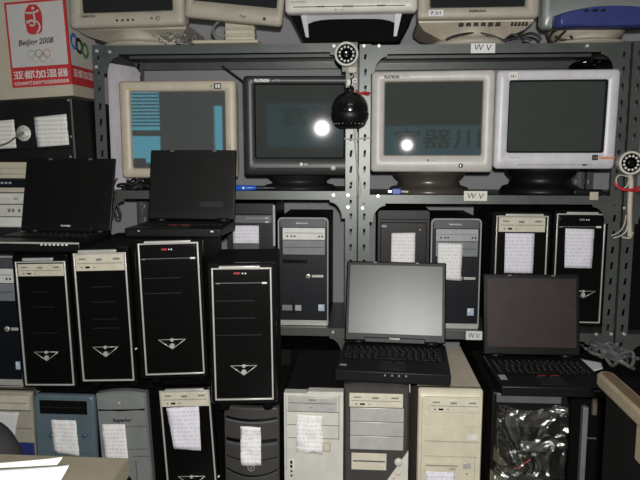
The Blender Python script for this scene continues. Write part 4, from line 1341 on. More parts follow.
# ------------------------------------------------------------------ printed carton on the black case
def carton():
    F = Face(-18, -34, 71, 97.5, 2.27)
    root = thing('printed_carton', 'white carton with a red running-figure emblem and Chinese lettering, on the black case', 'carton', (F.cx, 2.275, F.Z0 - 0.002), (0, R(-2.6), R(-4)))
    w, h = F.w, F.h
    D = 0.20
    MB().box(-w / 2, w / 2, 0.0, D, 0, h, 'carton_cream', 0.002).build('box', root)
    # printed front
    mb = MB()
    X0, X1 = F.x(8.5), w / 2
    Z0, Z1 = F.z(86), F.z(-0.5)
    mb.box(X0, X1, -0.0012, 0.001, Z0, Z1, 'red_ink')
    mb.box(X0 + 0.008, X1 - 0.007, -0.0018, 0.0, F.z(65.5), Z1 - 0.008, 'carton_white')
    y = -0.0022
    # the seal: a rounded red block with a pale running figure
    cx, cz = F.x(37.8), F.z(18.5)
    mb.box(cx - 0.001, cx + 0.001, y + 0.0006, y + 0.0012, cz - 0.001, cz + 0.001, 'red_ink')
    sw, sh = F.x(47) - F.x(28.8), F.z(4) - F.z(34)
    pts = []
    for k in range(28):
        a = 2 * math.pi * k / 28
        ca, sa = math.cos(a), math.sin(a)
        ex = 0.62
        u = math.copysign(abs(ca) ** ex, ca); v = math.copysign(abs(sa) ** ex, sa)
        taper = 1 - 0.16 * max(0, v) + 0.05 * math.sin(5 * a)
        pts.append((cx + u * sw / 2 * taper, cz + v * sh / 2))
    mb.prism(pts, y - 0.0002, y + 0.0012, 'red_ink')
    yy = y - 0.0006
    def s(*p): return [(cx + a * sw, yy, cz + b * sh) for a, b in p]
    r = 0.0040
    mb.cyl((cx + 0.02 * sw, yy - 0.0006, cz + 0.37 * sh), 0.0052, 0.001, 'carton_white', n=14)
    def flat(path, rr):
        a = mb.count(); mb.tube(path, rr, 'carton_white', 6)
        for i, v in enumerate(mb.bm.verts):
            if i >= a: v.co.y = yy + (v.co.y - yy) * 0.15
    flat(s((-0.42, 0.24), (-0.16, 0.22), (0.10, 0.24), (0.34, 0.30)), r)
    flat(s((0.00, 0.22), (0.05, 0.06), (-0.02, -0.06), (-0.20, -0.02), (-0.34, -0.10), (-0.40, -0.02)), r)
    flat(s((0.02, -0.04), (0.02, -0.16), (-0.14, -0.20), (-0.24, -0.16)), r * 0.9)
    flat(s((0.06, -0.04), (0.26, -0.14), (0.30, -0.30), (0.10, -0.48)), r * 0.9)
    mb.text('Beijing 2008', F.z(37.6) - F.z(45.4), (F.x(38), F.z(41.5)), y, 'ink', width=F.x(57) - F.x(20), shear=0.25, bold=0.022, rot=R(1))
    # five rings
    rr = (F.x(56) - F.x(50.5)) * 0.68
    for (px, py, m) in ((32, 53, 'blue_mark'), (40, 53, 'ink'), (48, 53, 'red_ink'), (36, 57.5, 'yellow_mark'), (44, 57.5, 'green_mark')):
        c = (F.x(px), F.z(py))
        a = mb.count()
        mb.tube([(c[0] + rr * math.cos(t), y, c[1] + rr * math.sin(t)) for t in [2 * math.pi * k / 20 for k in range(20)]], 0.0010, m, 6, False, True)
        for i, v in enumerate(mb.bm.verts):
            if i >= a: v.co.y = y + (v.co.y - y) * 0.3
    mb.text('亚都加湿器', F.z(69.5) - F.z(78), ((X0 + X1) / 2, F.z(73.5)), y, 'white_ink', width=(X1 - X0) * 0.92, bold=0.012)
    mb.text('北京2008年奥运会空气加湿器独家供应商', F.z(80) - F.z(84), ((X0 + X1) / 2, F.z(82)), y, 'white_ink', width=(X1 - X0) * 0.92, bold=0.012)
    mb.build('printed_front', root)
    # printed side (turned a quarter)
    mb = MB()
    mb.box(0, D, -0.0012, 0.0005, F.z(66) - (F.z(66) - F.z(86)), F.z(66), 'red_ink')
    mb.box(0.004, D, -0.0012, 0.0005, F.z(66) + 0.0, Z1, 'carton_white')
    mb.box(0.0, 0.006, -0.0014, 0.0005, F.z(66), Z1, 'red_ink')
    mb.text('亚都加湿器', F.z(69.5) - F.z(78), (D / 2, F.z(73.5)), -0.0016, 'white_ink', width=D * 0.86, bold=0.012)
    for (u, pz, m) in ((0.036, 41, 'blue_mark'), (0.072, 44, 'ink'), (0.112, 47, 'green_mark')):
        mb.tube([(u + 0.020 * math.cos(t), -0.0012, F.z(pz) + 0.022 * math.sin(t)) for t in [2 * math.pi * k / 24 for k in range(24)]], 0.008, m, 6, False, True)
        for v in mb.bm.verts: v.co.y = max(v.co.y, -0.0018)
    mb.xform(Matrix.Translation((w / 2, 0, 0)) @ Matrix.Rotation(R(90), 4, 'Z'))
    mb.build('printed_side', root)
carton()

def black_case():
    F = Face(-30, 100, 75.5, 161, 2.12)
    root = thing('black_metal_case', 'scuffed black metal case with a round white disc, under the white carton', 'case', (F.cx, 2.13, F.Z0), (0, R(-1.6), R(-4)))
    w, h = F.w, F.h
    mb = MB()
    mb.box(-w / 2, w / 2, 0, 0.36, 0, h, 'scuffed_black', 0.003)
    F.rect(mb, -20, 149, 72, 150, -0.0008, 0.001, 'soot_black')
    F.rect(mb, 73.6, 100.5, 75.2, 160, -0.0014, 0.001, 'slate_grey')
    mb.build('shell', root)
    for (x, y) in ((72, 102), (72, 138), (70, 158)):
        MB().cyl((F.x(x), -0.003, F.z(y)), 0.004, 0.004, 'galvanised', n=10).build('screw', root)
    x, z = F.x(23), F.z(133)
    mb = MB()
    mb.lathe([(0.001, -0.004), (0.010, -0.004), (0.011, -0.002), (0.026, -0.0016), (0.027, 0.001)], (x, 0, z), 'pale_plastic', 28, 'y')
    for k in range(8):
        a = 2 * math.pi * k / 8
        mb.cyl((x + 0.018 * math.cos(a), -0.0024, z + 0.018 * math.sin(a)), 0.0022, 0.002, 'grey_ink', n=8)
    mb.cyl((x, -0.010, z), 0.006, 0.008, 'ash_dark', n=14)
    mb.build('round_disc', root)
    mb = MB(); mb.tube([(x, -0.008, z), (x - 0.02, -0.014, z - 0.012), (x - 0.06, -0.016, z - 0.034), (x - 0.14, -0.010, z - 0.05)], 0.0032, 'cable_grey'); mb.build('lead', root)
    paper_label(F, ((36, 117.5), (69.5, 115.5), (70, 146), (37, 147.5)), root, 'print_grey', y=-0.003, seed=21)
    paper_label(F, ((-10, 120), (15, 119), (15, 147.5), (-10, 148)), root, 'print_grey', y=-0.003, seed=22)
black_case()

def drive_stack():
    Y = 2.14
    ybase = floor_py(2.14, P(0, 256, 2.0)[1] + 0.006)
    rows = [(161.5, 178.5, 'tan_desktop_case', 'tan desktop case with a recessed slot, topmost of the stack behind the laptop', 'carton_cream'),
            (178.5, 187, 'dark_slim_drive', 'dark slim drive with small silver buttons, between the tan cases', 'navy_black'),
            (187, 192.5, 'tan_slim_case', 'thin tan case squeezed between the dark drive and the white drives', 'carton_cream'),
            (192.5, 204, 'white_drive', 'white drive with an oval button, upper of the white ones in the stack', 'pale_plastic'),
            (204, 216.5, 'white_drive', 'white drive with three small vents, middle of the white ones in the stack', 'pale_plastic'),
            (216.5, 227, 'white_drive', 'plain white drive, undermost of the white ones in the stack', 'white_plastic'),
            (227, ybase, 'dark_slim_case', 'dark slim case at the foot of the stack behind the laptop', 'charcoal')]
    for i, (a, b, nm, lab, m) in enumerate(rows):
        x1 = (31, 31, 28, 26.5, 25, 23, 20)[i]
        F = Face(-34, a + 0.3, x1, b, Y)
        t = thing(nm, lab, 'drive' if 'drive' in nm else 'computer', (F.cx, Y, F.Z0), (0, 0, 0), 'stack of cases and drives behind the laptop')
        w, h = F.w, F.h
        MB().box(-w / 2 + 0.002, w / 2 - 0.002, 0.008, 0.24, 0, h - 0.0008, 'silver_plastic' if i > 2 else 'dull_beige', 0.0015).build('case', t)
        mb = MB().box(-w / 2, w / 2, -0.004, 0.009, 0.0008, h - 0.0012, m, 0.002)
        if i == 0:
            F.rect(mb, -20, 167.5, 29, 174.5, -0.0055, 0, 'dull_beige', 0.001)
        mb.build('front_panel', t)
        if i == 0:
            mb = MB(); F.rect(mb, 2, 169, 28, 173.5, -0.008, 0, 'carton_cream', 0.001); mb.build('slot_cover', t)
        if i == 1:
            for px in (3, 7, 11):
                mb = MB(); F.rect(mb, px - 1.2, 181.8, px + 1.2, 183.8, -0.007, 0, 'ash_grey', 0.0005); mb.build('button', t)
        if i == 3:
            MB().sphere((F.x(17), -0.004, F.z(198.5)), 0.010, 0.003, 0.005, 'ash_grey', 16, 8).build('button', t)
            mb = MB(); F.rect(mb, 0, 194.5, 12, 197, -0.0052, 0, 'white_plastic', 0.0004); mb.build('tray_front', t)
        if i == 4:
            for px in (10, 14, 20):
                mb = MB(); F.rect(mb, px - 1.4, 208.5, px + 1.4, 212, -0.0052, 0, 'grey_silver', 0.0004); mb.build('vent', t)
drive_stack()

# ------------------------------------------------------------------ small cameras on the posts
def ring_camera(label, px, py, Y, r, extras, back_y, group=None, name='security_camera'):
    c = PV(px, py, Y)
    root = thing(name, label, 'camera', c, (R(0), 0, 0), group)
    L = back_y - Y
    mb = MB().lathe([(0.001, L), (r * 0.72, L), (r * 0.9, L * 0.7), (r * 0.98, 0.010), (r * 0.98, 0.004), (r * 0.86, 0.0)], (0, 0, 0), 'silver_plastic', 30, 'y'); mb.build('housing', root)
    mb = MB()
    mb.lathe([(r * 0.80, 0.006), (r * 0.80, -0.004), (r * 0.90, -0.008), (r, -0.004), (r * 1.02, 0.006)], (0, 0, 0), 'pale_plastic', 32, 'y'); mb.build('front_ring', root)
    MB().cyl((0, 0.0, 0), r * 0.81, 0.004, 'inside_dark', n=28).build('face_plate', root)
    for k in range(12):
        a = 2 * math.pi * (k + 0.5) / 12
        mb = MB(); mb.lathe([(0.0005, -0.006), (0.0030, -0.005), (0.0043, -0.002), (0.0046, 0.003)], (r * 0.58 * math.cos(a), 0, r * 0.58 * math.sin(a)), 'pearl', 10, 'y'); mb.build('led', root)
    mb = MB(); mb.lathe([(0.0005, -0.0045), (r * 0.16, -0.005), (r * 0.26, -0.006), (r * 0.30, -0.002), (r * 0.30, 0.004)], (0, 0, 0), 'lamp_black_glass', 20, 'y'); mb.build('lens', root)
    extras(root, c)
    return root

def rel(root_c, px, py, Y): return PV(px, py, Y) - root_c

def ex1(root, c):
    def p(px, py, Y=2.225): return tuple(rel(c, px, py, Y))
    mb = MB(); a, b = p(348, 67), p(356.5, 73)
    mb.box(a[0], b[0], a[1] - 0.008, a[1] + 0.008, b[2], a[2], 'cable_beige', 0.002); mb.build('plug', root)
    mb = MB(); mb.cyl(p(355, 80.5, 2.215), 0.0075, 0.010, 'pale_plastic', n=14); mb.cyl(p(355, 80.5, 2.214), 0.003, 0.002, 'soot_black', n=10); mb.build('connector', root)
    mb = MB(); a, b = p(347, 79.5), p(353, 86)
    mb.box(a[0], b[0], a[1] - 0.006, a[1] + 0.006, b[2], a[2], 'pale_plastic', 0.002); mb.build('plug', root)
    mb = MB(); mb.tube([p(351, 73), p(353.5, 76), p(352, 79), p(349, 82), p(351, 88), p(350, 93)], 0.0022, 'cable_black'); mb.build('lead', root)
    mb = MB(); mb.tube([p(354, 73), p(352, 77), p(354, 84), p(352, 92)], 0.0018, 'cable_beige'); mb.build('lead', root)
    MB().box(-0.02, 0.02, 0.042, 0.049, -0.012, 0.02, 'silver_plastic', 0.002).build('bracket', root)
ring_camera('round camera with a ring of pale lamps at the joint of the two shelving units', 346.5, 54, 2.20, 0.040, ex1, 2.249)

def ex2(root, c):
    def p(px, py, Y=2.20): return tuple(rel(c, px, py, Y))
    mb = MB(); mb.tube([p(628, 171), p(631, 181), p(630, 200), p(629.5, 220), p(630, 237)], 0.0085, 'cable_beige', 10); mb.build('cable', root)
    mb = MB(); mb.tube([p(629, 177), p(620, 175), p(616, 180), p(619, 188), p(626, 187), p(629, 180)], 0.0024, 'cable_beige'); mb.build('lead', root)
    mb = MB(); mb.tube([p(626, 215), p(624, 225), p(619, 232), p(611, 236)], 0.002, 'cable_beige'); mb.tube([p(628, 222), p(626, 231), p(620, 236), p(613, 238)], 0.002, 'pale_plastic'); mb.build('wire_end', root)
    mb = MB(); mb.tube([p(633, 232), p(630, 238), p(622, 237)], 0.0032, 'cable_beige'); mb.build('wire_end', root)
    mb = MB()
    mb.tube([p(614, 183, 2.19), p(618, 187, 2.185), p(624, 190, 2.184), p(632, 189.5, 2.184), p(640, 187, 2.19)], 0.0042, 'ribbon_red')
    mb.tube([p(622, 188, 2.185), p(632, 191, 2.185), p(642, 190, 2.19)], 0.0032, 'ribbon_red')
    mb.build('ribbon', root)
    MB().box(-0.018, 0.018, 0.04, 0.079, -0.012, 0.016, 'silver_plastic', 0.002).build('bracket', root)
ring_camera('round black-faced camera with a beige cable and red tie on the far post', 631, 163, 2.17, 0.039, ex2, 2.23)

def ball():
    c = PV(350, 110, 2.20)
    root = thing('ball_camera', 'black ball-shaped camera hanging between the two shelving units', 'camera', c)
    r = 0.062
    MB().sphere((0, -0.01, 0), r, r * 0.88, r * 0.98, 'lamp_black_glass', 36, 22).build('dome', root)
    mb = MB()
    mb.lathe([(r * 0.55, -r * 1.0), (r * 0.80, -r * 0.86), (r * 1.0, -r * 0.45), (r * 1.03, -r * 0.20), (r * 0.99, -r * 0.12)], (0, -0.008, 0), 'black_plastic', 36)
    mb.build('lower_shell', root)
    for k in range(9):
        a = R(200 + 15 * k)
        MB().cyl((r * 0.86 * math.cos(a), -0.008 + r * 0.80 * math.sin(a), -r * 0.78), 0.003, 0.003, 'galvanised', axis='z', n=8).build('stud', root)
    MB().cyl((0, -0.004, r * 0.86), 0.014, 0.020, 'black_plastic', axis='z', n=18).build('neck', root)
    mb = MB(); mb.tube([(0, -0.004, r + 0.014), (0.004, 0.008, r + 0.03), (0.002, 0.03, r + 0.045)], 0.003, 'cable_black'); mb.build('lead', root)
    def p(px, py, Y=2.20): return tuple(rel(c, px, py, Y))
    mb = MB(); mb.tube([p(352, 91, 2.19), p(357, 93.5, 2.185), p(364, 92.5, 2.19), p(370, 93, 2.205)], 0.0032, 'ribbon_red'); mb.tube([p(356, 90), p(360, 93, 2.19), p(369, 95, 2.205)], 0.002, 'ribbon_red'); mb.build('ribbon', root)
ball()

# ------------------------------------------------------------------ cables and small things on the shelves
def cable(label, paths, r, m, name='cable', lab_cat='cable', parts=()):
    mb = MB()
    for p in paths: mb.tube([PV(*q) for q in p], r, m, 8)
    o = mb.build(name)
    return tag(o, label, lab_cat)
cable('thin beige wires hanging down between the two middle posts', [[(353, 118, 2.243), (354.5, 140, 2.243), (356, 160, 2.242), (357.5, 180, 2.242), (357, 196, 2.243)], [(356, 126, 2.243), (355.5, 150, 2.241), (358.5, 172, 2.241), (360.5, 190, 2.241), (359, 197, 2.242)]], 0.0020, 'cable_beige')
mb = MB(); mb.tube([PV(344, 138.5, 2.246), PV(352, 139.5, 2.243), PV(361, 138.5, 2.243), PV(371, 137.5, 2.246)], 0.0026, 'cable_beige'); tag(mb.build('cable_tie'), 'pale tie strapped across the two middle posts under the ball camera', 'cable tie')

def screwdriver():
    c = PV(245, 187.7, 2.262)
    root = thing('screwdriver', 'blue-handled screwdriver lying at the shelf edge under the black monitor', 'screwdriver', (c.x, 2.262, 1.046 + 0.0105))
    mb = MB().lathe([(0.001, -0.042), (0.008, -0.041), (0.0105, -0.034), (0.0100, 0.0), (0.0095, 0.022), (0.0065, 0.030), (0.0085, 0.040), (0.001, 0.042)], (0, 0, 0), 'blue_handle', 18)
    mb.xform(Matrix.Rotation(R(90), 4, 'Y')); mb.build('handle', root)
    mb = MB().cyl((0.04, 0, 0), 0.003, 0.062, 'slate_grey', axis='x', n=10); mb.cyl((0.10, 0, 0), 0.003, 0.008, 'slate_grey', axis='x', n=10, r2=0.0016); mb.build('shaft', root)
    mb = MB().box(-0.008, 0.0, -0.0112, -0.006, -0.004, 0.004, 'white_ink', 0.001); mb.build('handle_mark', root)
screwdriver()

def plug():
    root = thing('monitor_plug', 'blue monitor plug with a pale cable on the shelf under the white monitor', 'plug', PV(396.5, 186, 2.262) * 1.0)
    root.location.z = 1.034
    mb = MB().box(-0.017, 0.017, -0.012, 0.012, 0.0005, 0.024, 'blue_plug', 0.004); mb.build('shell', root)
    mb = MB().box(-0.030, -0.016, -0.006, 0.006, 0.007, 0.017, 'galvanised', 0.001); mb.build('pins', root)
    mb = MB().tube([(0.016, 0, 0.012), (0.04, 0.004, 0.010), (0.09, 0.0, 0.006), (0.15, -0.004, 0.0045), (0.19, 0.03, 0.0045)], 0.0042, 'pale_plastic', 8); mb.build('lead', root)
plug()

def heap(label, x0, x1, y0, y1, Y0, Y1, z, n, r, m, seed, name='cable_bundle'):
    """a few loose loops of cable lying together"""
    rnd = random.Random(seed)
    a, b = P(x0, y1, Y0)[0], P(x1, y1, Y0)[0]
    hgt = P(x0, y0, Y0)[1] - z
    mb = MB()
    for k in range(n):
        pts = []
        cx = rnd.uniform(a + (b - a) * .3, b - (b - a) * .3); cy = rnd.uniform(Y0 + .02, Y1)
        L = rnd.randint(6, 9)
        for i in range(L):
            t = 2 * math.pi * i / L
            pts.append((min(b, max(a, cx + (b - a) * rnd.uniform(.2, .5) * math.cos(t))), max(Y0, min(Y1, cy + (Y1 - Y0) * rnd.uniform(.2, .5) * math.sin(t))), z + r + max(0, hgt - 2 * r) * rnd.random() ** 1.5))
        mb.tube(pts, r, m if rnd.random() < .75 or m == 'cable_black' else 'cable_grey', 7)
    return tag(mb.build(name), label, 'cables')
heap('heap of black cables beside the foot of the cream-framed monitor', 116, 150, 178, 193, 2.27, 2.38, 1.046, 7, 0.004, 'cable_black', 3)
heap('loops of black cable hanging beside the dark laptop', 112, 122, 186, 216, 2.262, 2.30, 0.97, 0, 0.003, 'cable_black', 4) if False else None
cable('black loops of cable hanging off the shelf edge beside the dark laptop', [[(117, 178, 2.243), (113, 188, 2.235), (115, 197, 2.232), (118, 206, 2.232), (121, 216, 2.234), (117, 217, 2.232), (114, 208, 2.230), (113, 200, 2.232), (116, 192, 2.238)]], 0.0034, 'cable_black')
heap('tangle of dim cables under the beige monitor near the carton', 150, 184, 29, 47, 2.255, 2.30, TOP1, 12, 0.0035, 'cable_beige', 5)
heap('dark tangle of cables under the base of the leaning flat monitor', 176, 192, 24, 46, 2.30, 2.40, TOP1, 6, 0.004, 'cable_grey', 6)
cable('thick black cable lying on the shelf behind the top W V label', [[(446, 40, 2.262), (452, 37, 2.262), (465, 34, 2.265), (480, 33.5, 2.27), (494, 37, 2.266), (505, 40.5, 2.263), (516, 37.5, 2.262), (530, 33.5, 2.262), (538, 36, 2.262), (541, 40.5, 2.262)], [(505, 40.5, 2.27), (512, 35, 2.275), (522, 37, 2.27), (532, 40, 2.266)]], 0.0048, 'cable_black')
def adapter(label, px, py, Y, z, size, yaw, m='charcoal'):
    c = PV(px, py, Y)
    root = thing('power_adapter', label, 'power adapter', (c.x, Y, z), (0, 0, yaw))
    a, b, d = size
    MB().box(-a / 2, a / 2, -b / 2, b / 2, 0.0005, d, m, 0.006).build('body', root)
    mb = MB().tube([(a / 2 - 0.002, 0, d / 2), (a / 2 + 0.02, 0.006, d / 2 - 0.002), (a / 2 + 0.05, 0.02, 0.006), (a / 2 + 0.03, 0.05, 0.005)], 0.003, 'cable_black'); mb.build('lead', root)
adapter('grey power adapter among the black cables beside the W V label', 513, 38, 2.285, TOP2, (0.06, 0.03, 0.018), R(10), 'slate_grey')
adapter('black power adapter on the shelf under the cream-framed monitor', 137, 186, 2.30, 1.046, (0.055, 0.04, 0.028), R(5), 'black_plastic')
adapter('black power adapter near the base of the lilac-white monitor', 588, 184, 2.262, TOP2 - 0.509, (0.10, 0.018, 0.022), R(0), 'black_plastic')
cable('black cables coiled under the monitor with the blue panel', [[(549, 40, 2.262), (552, 33, 2.27), (560, 29, 2.28), (568, 33, 2.275), (572, 39.5, 2.264), (563, 40, 2.262), (555, 36, 2.268)], [(556, 40.5, 2.262), (566, 31, 2.27), (578, 30, 2.28), (590, 34, 2.29)]], 0.004, 'cable_black')
cable('dark looped cable hanging behind the stand of the leaning flat monitor', [[(221, 20, 2.245), (215, 25, 2.24), (213, 32, 2.238), (217, 38, 2.24), (224, 40.5, 2.25)]], 0.005, 'cable_grey')

def plastic_bag(label, px0, px1, Y, z0, z1, d, seed, m='black_gloss'):
    a, b = P(px0, 62, Y)[0], P(px1, 62, Y)[0]
    mb = MB()
    n, k = 40, 18
    cx, cz = (a + b) / 2, z0
    rings = []
    for i in range(k + 1):
        t = -math.pi / 2 + math.pi * i / k
        rr = max(math.cos(t), 0.02)
        ring = []
        for j in range(n):
            u = 2 * math.pi * j / n
            dv = Vector((rr * math.cos(u), rr * math.sin(u), math.sin(t)))
            f = 1 + 0.22 * noise.noise(dv * 3.1 + Vector((seed, 0, 0))) + 0.10 * (1 - abs(noise.noise(dv * 7 + Vector((0, seed, 0)))) * 2)
            zz = (0.5 + 0.5 * math.sin(t)) * (z1 - z0)
            ring.append((cx + (b - a) / 2 * dv.x * f, Y + d / 2 * dv.y * f, max(z0 + 0.0005, z0 + zz * min(1, f))))
        rings.append(ring)
    mb.loft(rings, m, smooth=False)
    return tag(mb.build('plastic_bag'), label, 'bag')
plastic_bag('crumpled black plastic bag on top of the lilac-white monitor', 572, 615, 2.40, 1.468, 1.508, 0.14, 4)

def white_board():
    a = P(102, 100, 2.262)
    zt = P(104, 62.5, 2.262)[1]
    root = thing('white_board', 'white board with a rounded corner standing beside the cream-framed monitor', 'board', (-0.916, 2.285, 1.0465), (0, 0, R(-24)))
    h = zt - 1.046
    pts = []
    w = 0.15
    r = 0.03
    prof = [(0, 0.001), (w, 0.001), (w, h - r)] + [(w - r + r * math.cos(t), h - r + r * math.sin(t)) for t in [R(90 * k / 6) for k in range(1, 7)]] + [(0, h)]
    mb = MB().prism(prof, -0.006, 0.006, 'panel_white')
    mb.xform(Matrix.Rotation(R(90), 4, 'Z'))
    mb.build('board', root)
    mb = MB().prism([(0.0, h + 0.0), (w - r, h + 0.0), (w - r, h - 0.004), (0, h - 0.004)], -0.009, 0.009, 'panel_white'); mb.xform(Matrix.Rotation(R(90), 4, 'Z')); mb.build('top_edge', root)
white_board()

# black boxes added in the bays so the lit wall behind reads dark
def dark_filler(label, x0, x1, z0, z1, y0, y1):
    root = thing('dark_filler', label, 'carton', ((x0 + x1) / 2, y0, z0))
    w = x1 - x0
    MB().box(-w / 2, w / 2, 0, y1 - y0, 0.0005, z1 - z0, 'soot_black', 0.003).build('box', root)
    MB().box(-0.025, 0.025, -0.0008, y1 - y0 + 0.0008, z1 - z0 - 0.06, z1 - z0 + 0.0006, 'black_plastic').build('tape', root)
dark_filler('added black filler box in the dark lowest shelf bay above the pale silver tower', -0.50, -0.10, 0.121, 0.44, 2.34, 2.62)
dark_filler('added black filler box in the lowest shelf bay behind the film-wrapped tower', 0.40, 0.82, 0.121, 0.46, 2.30, 2.62)

cable('dark cables hanging at the back above the cream-framed monitor', [[(131, 64, 2.64), (134, 72, 2.63), (132, 82, 2.63), (136, 90, 2.63)], [(139, 64, 2.64), (137, 74, 2.62), (141, 80, 2.62), (139, 90, 2.63)]], 0.006, 'cable_black')
dark_filler('added black filler box low in the shelf bay at the picture edge', 0.935, 1.40, 0.121, 0.50, 2.30, 2.62)
cable('thin black cable slanting behind the black monitor', [[(222, 66, 2.60), (233, 74, 2.60), (246, 84, 2.60), (252, 92, 2.60)]], 0.004, 'cable_black')
dark_filler('added black filler box in the shelf bay cut off at the picture edge', 0.935, 1.40, 0.552, 0.96, 2.30, 2.62)

# ------------------------------------------------------------------ desks in the foreground
def desk_pt(px, py, z):
    Y = (CAM.z - z) / math.tan(math.atan((py - 240) / F_PX) + PITCH)
    for _ in range(6):
        X, Z = P(px, py, Y)
        Y *= (CAM.z - z) / max(1e-6, CAM.z - Z)
    X, Z = P(px, py, Y)
    return Vector((X, Y, z))
def near_desk():
    zt = 0.77
    c = desk_pt(130, 457.5, zt)
    xr, Yf = c.x, c.y
    root = thing('near_desk', 'tan desk corner at the bottom with loose white papers on it', 'desk', (xr, Yf, FLOOR))
    MB().box(-1.0, 0.0, -0.60, 0.0, zt - FLOOR - 0.026, zt - FLOOR, 'tan_board', 0.003).build('desk_top', root)
    MB().box(-0.03, -0.006, -0.58, -0.015, 0, zt - FLOOR - 0.026, 'tan_board', 0.002).build('side_panel', root)
    MB().box(-0.98, -0.956, -0.58, -0.015, 0, zt - FLOOR - 0.026, 'tan_board', 0.002).build('side_panel', root)
    MB().box(-0.956, -0.03, -0.06, -0.045, 0.3, zt - FLOOR - 0.026, 'tan_board', 0.002).build('back_panel', root)
    return zt
ZT = near_desk()
def sheet(label, quad, z, m='paper_white', curl=0.002, name='paper_sheet', group=None):
    q = [desk_pt(a, b, z) for a, b in quad]
    mb = MB(); n = 8; g = []
    for j in range(n + 1):
        row = []
        for i in range(n + 1):
            u, v = i / n, j / n
            p = (q[0] * (1 - u) + q[1] * u) * (1 - v) + (q[3] * (1 - u) + q[2] * u) * v
            row.append(mb.bm.verts.new((p.x, p.y, p.z + 0.0008 + curl * (u * u * .6 + (1 - v) ** 3 * .5))))
        g.append(row)
    for j in range(n):
        for i in range(n):
            mb.face([g[j][i], g[j + 1][i], g[j + 1][i + 1], g[j][i + 1]], m, True)
    o = mb.build(name)
    s = o.modifiers.new('thickness', 'SOLIDIFY'); s.thickness = 0.0005
    return tag(o, label, 'paper', group)
sheet('cream sheet under the white one on the near desk', ((-30, 466), (63, 460.5), (56, 468), (-40, 482)), ZT, 'paper_cream', 0.004)
sheet('bright white sheet lying on top at the bottom edge of the near desk', ((-30, 471), (70, 467), (55, 492), (-60, 510)), ZT + 0.003, 'paper_white', 0.003)

def side_ledge():
    zt = 0.77
    p0 = desk_pt(595, 370, zt)
    root = thing('side_counter', 'narrow wooden ledge with a rounded end on an added black panel, running towards the viewer', 'counter', (p0.x, p0.y, FLOOR))
    H = zt - FLOOR
    t, wd, L = 0.026, 0.030, 0.62
    n = 8
    out = [(0, -L)] + [(wd / 2 - wd / 2 * math.cos(a), -wd / 2 + wd / 2 * math.sin(a)) for a in [R(180 * k / n) for k in range(n + 1)]] + [(wd, -L)]
    def ring(z, k): return [(wd / 2 + (x - wd / 2) * (1 - k / wd), y - (k if y > -0.3 else 0), z) for x, y in out]
    MB().loft([ring(H - t, 0.004), ring(H - t + 0.004, 0), ring(H - 0.005, 0), ring(H, 0.006)], 'wood_edge', smooth=False).build('ledge', root)
    MB().loft([ring(H - 0.001, 0.010), ring(H + 0.0012, 0.012)], 'wood', smooth=False).build('ledge_top', root)
    MB().box(0.012, 0.026, -L, -0.03, 0, H - t + 0.001, 'soot_black', 0.001).build('panel', root)  # black panel added to fill the dark space under the ledge
    p = desk_pt(637, 425, zt - t)
    MB().box(0.002, 0.012, p.y - p0.y - 0.06, p.y - p0.y + 0.004, H - 0.085, H - t + 0.001, 'wood_edge', 0.002).build('bracket', root)
side_ledge()
def end_case():
    Y = 1.93
    zt = 0.492
    a, b = P(572, 400, Y)[0], P(652, 400, Y)[0]
    root = thing('slim_dark_case', 'dark slim case with a grey metal edge strip beside the film-wrapped tower', 'computer tower', ((a + b) / 2, Y, FLOOR))
    w, h = b - a, zt - FLOOR
    MB().box(-w / 2, w / 2, 0.012, 0.30, 0, h, 'soot_black', 0.003).build('case', root)
    MB().box(-w / 2, w / 2, 0.0, 0.013, 0, h, 'soot_black', 0.003).build('front_panel', root)
    x0, x1 = P(579.5, 440, Y)[0] - (a + b) / 2, P(584.5, 440, Y)[0] - (a + b) / 2
    zz = P(582, 405, Y)[1] - FLOOR
    MB().box(x0, x1, -0.020, 0.001, 0, zz, 'galvanised', 0.001).build('edge_strip', root)
    x0, x1 = P(592, 400, Y)[0] - (a + b) / 2, P(596.5, 400, Y)[0] - (a + b) / 2
    z0, z1 = P(594, 414, Y)[1] - FLOOR, P(594, 391, Y)[1] - FLOOR
    MB().box(x0, x1, -0.010, 0.001, z0, z1, 'tan_board', 0.001).build('card_bracket', root)
    x0, x1 = P(584, 440, Y)[0] - (a + b) / 2, P(596, 440, Y)[0] - (a + b) / 2
    z0 = P(590, 438.5, Y)[1] - FLOOR
    MB().box(x0, x1, -0.004, 0.001, z0, z0 + 0.004, 'slate_grey', 0.0005).build('drive_line', root)
end_case()
heap('grey cables lying in loops behind the narrow wooden ledge', 608, 652, 358, 372, 2.0, 2.2, 0.493, 7, 0.006, 'slate_grey', 17)
sheet('white sheet lying beyond the brown-screened laptop near the wooden ledge', ((577, 358), (601, 363), (603, 369), (592, 372)), 0.4925, 'paper_white', 0.001)

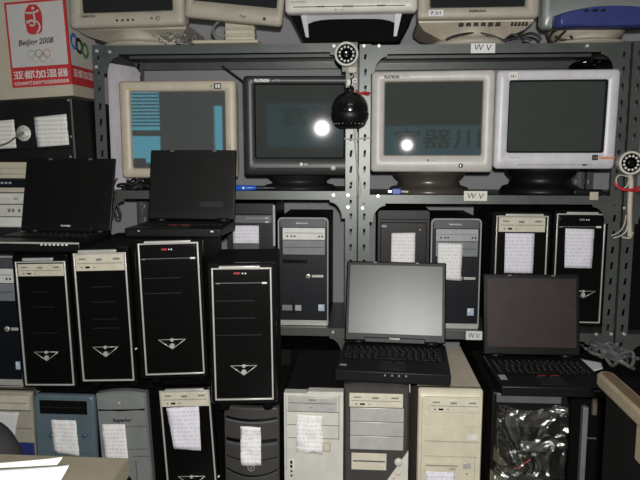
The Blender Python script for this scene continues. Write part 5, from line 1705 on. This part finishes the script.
def chair():
    c = desk_pt(-30, 466, 0.62)
    Y = 0.98
    F = Face(-160, 418, 20, 520, Y)
    root = thing('desk_chair', 'dark rounded chair back behind the near desk', 'chair', (F.cx, Y, FLOOR))
    w = F.w; zc = (F.Z0 + F.Z1) / 2 - FLOOR; h = F.h
    mb = MB()
    mb.rloft([(-0.035, w * 0.86, h * 0.86, 0.06, 0, zc), (-0.02, w * 0.96, h * 0.96, 0.075, 0, zc), (0.0, w, h, 0.08, 0, zc), (0.02, w * 0.98, h * 0.98, 0.08, 0, zc), (0.035, w * 0.88, h * 0.88, 0.06, 0, zc)], 'chair_fabric', n=8)
    mb.build('backrest', root)
    MB().box(-0.03, 0.03, 0.036, 0.05, 0.36, zc, 'black_plastic', 0.006).build('back_post', root)
    mb = MB().rloft([(-0.20, 0.38, 0.05, 0.02, 0, 0.36), (-0.03, 0.42, 0.07, 0.03, 0, 0.36), (0.16, 0.40, 0.06, 0.03, 0, 0.36)], 'chair_fabric'); mb.xform(Matrix.Translation((0, 0.235, 0))); mb.build('seat', root)
    MB().cyl((0, 0.215, 0.06), 0.025, 0.28, 'charcoal', axis='z', n=16).build('column', root)
    for k in range(5):
        a = 2 * math.pi * k / 5
        mb = MB().box(0.02, 0.26, -0.018, 0.018, 0.045, 0.07, 'black_plastic', 0.006)
        mb.cyl((0.25, -0.012, 0.0245), 0.024, 0.024, 'soot_black', axis='y', n=14)
        mb.xform(Matrix.Translation((0, 0.215, 0)) @ Matrix.Rotation(a, 4, 'Z')); mb.build('leg', root)
chair()

# ------------------------------------------------------------------ light
def area(name, loc, rot, size, watts, col=(1, 1, 1), shape='RECTANGLE', sy=None, spread=None):
    l = bpy.data.lights.new(name, 'AREA'); l.energy = watts; l.color = col; l.shape = shape; l.size = size
    if sy: l.size_y = sy
    if spread: l.spread = spread
    o = bpy.data.objects.new(name, l); o.location = loc; o.rotation_euler = rot; COL.objects.link(o); return o
area('camera_flash', (0.02, -0.02, 1.235), (R(90) - PITCH, 0, R(2)), 0.036, 32.0, (1.0, 0.97, 0.93), 'DISK')
area('ceiling_lamp', (0.1, -0.4, 2.70), (0, 0, 0), 1.2, 9.0, (0.96, 1.0, 0.95), 'RECTANGLE', 0.3)
w = bpy.data.worlds.new('street_sky'); scene.world = w; w.use_nodes = True
bg = w.node_tree.nodes['Background']
bg.inputs['Color'].default_value = (0.12, 0.60, 0.86, 1)
bg.inputs['Strength'].default_value = 5.0

vs = scene.view_settings
scene.display_settings.display_device = 'sRGB'
vs.view_transform = 'Standard'; vs.look = 'None'; vs.gamma = 1.0; vs.use_curve_mapping = False
vs.exposure = 0.22
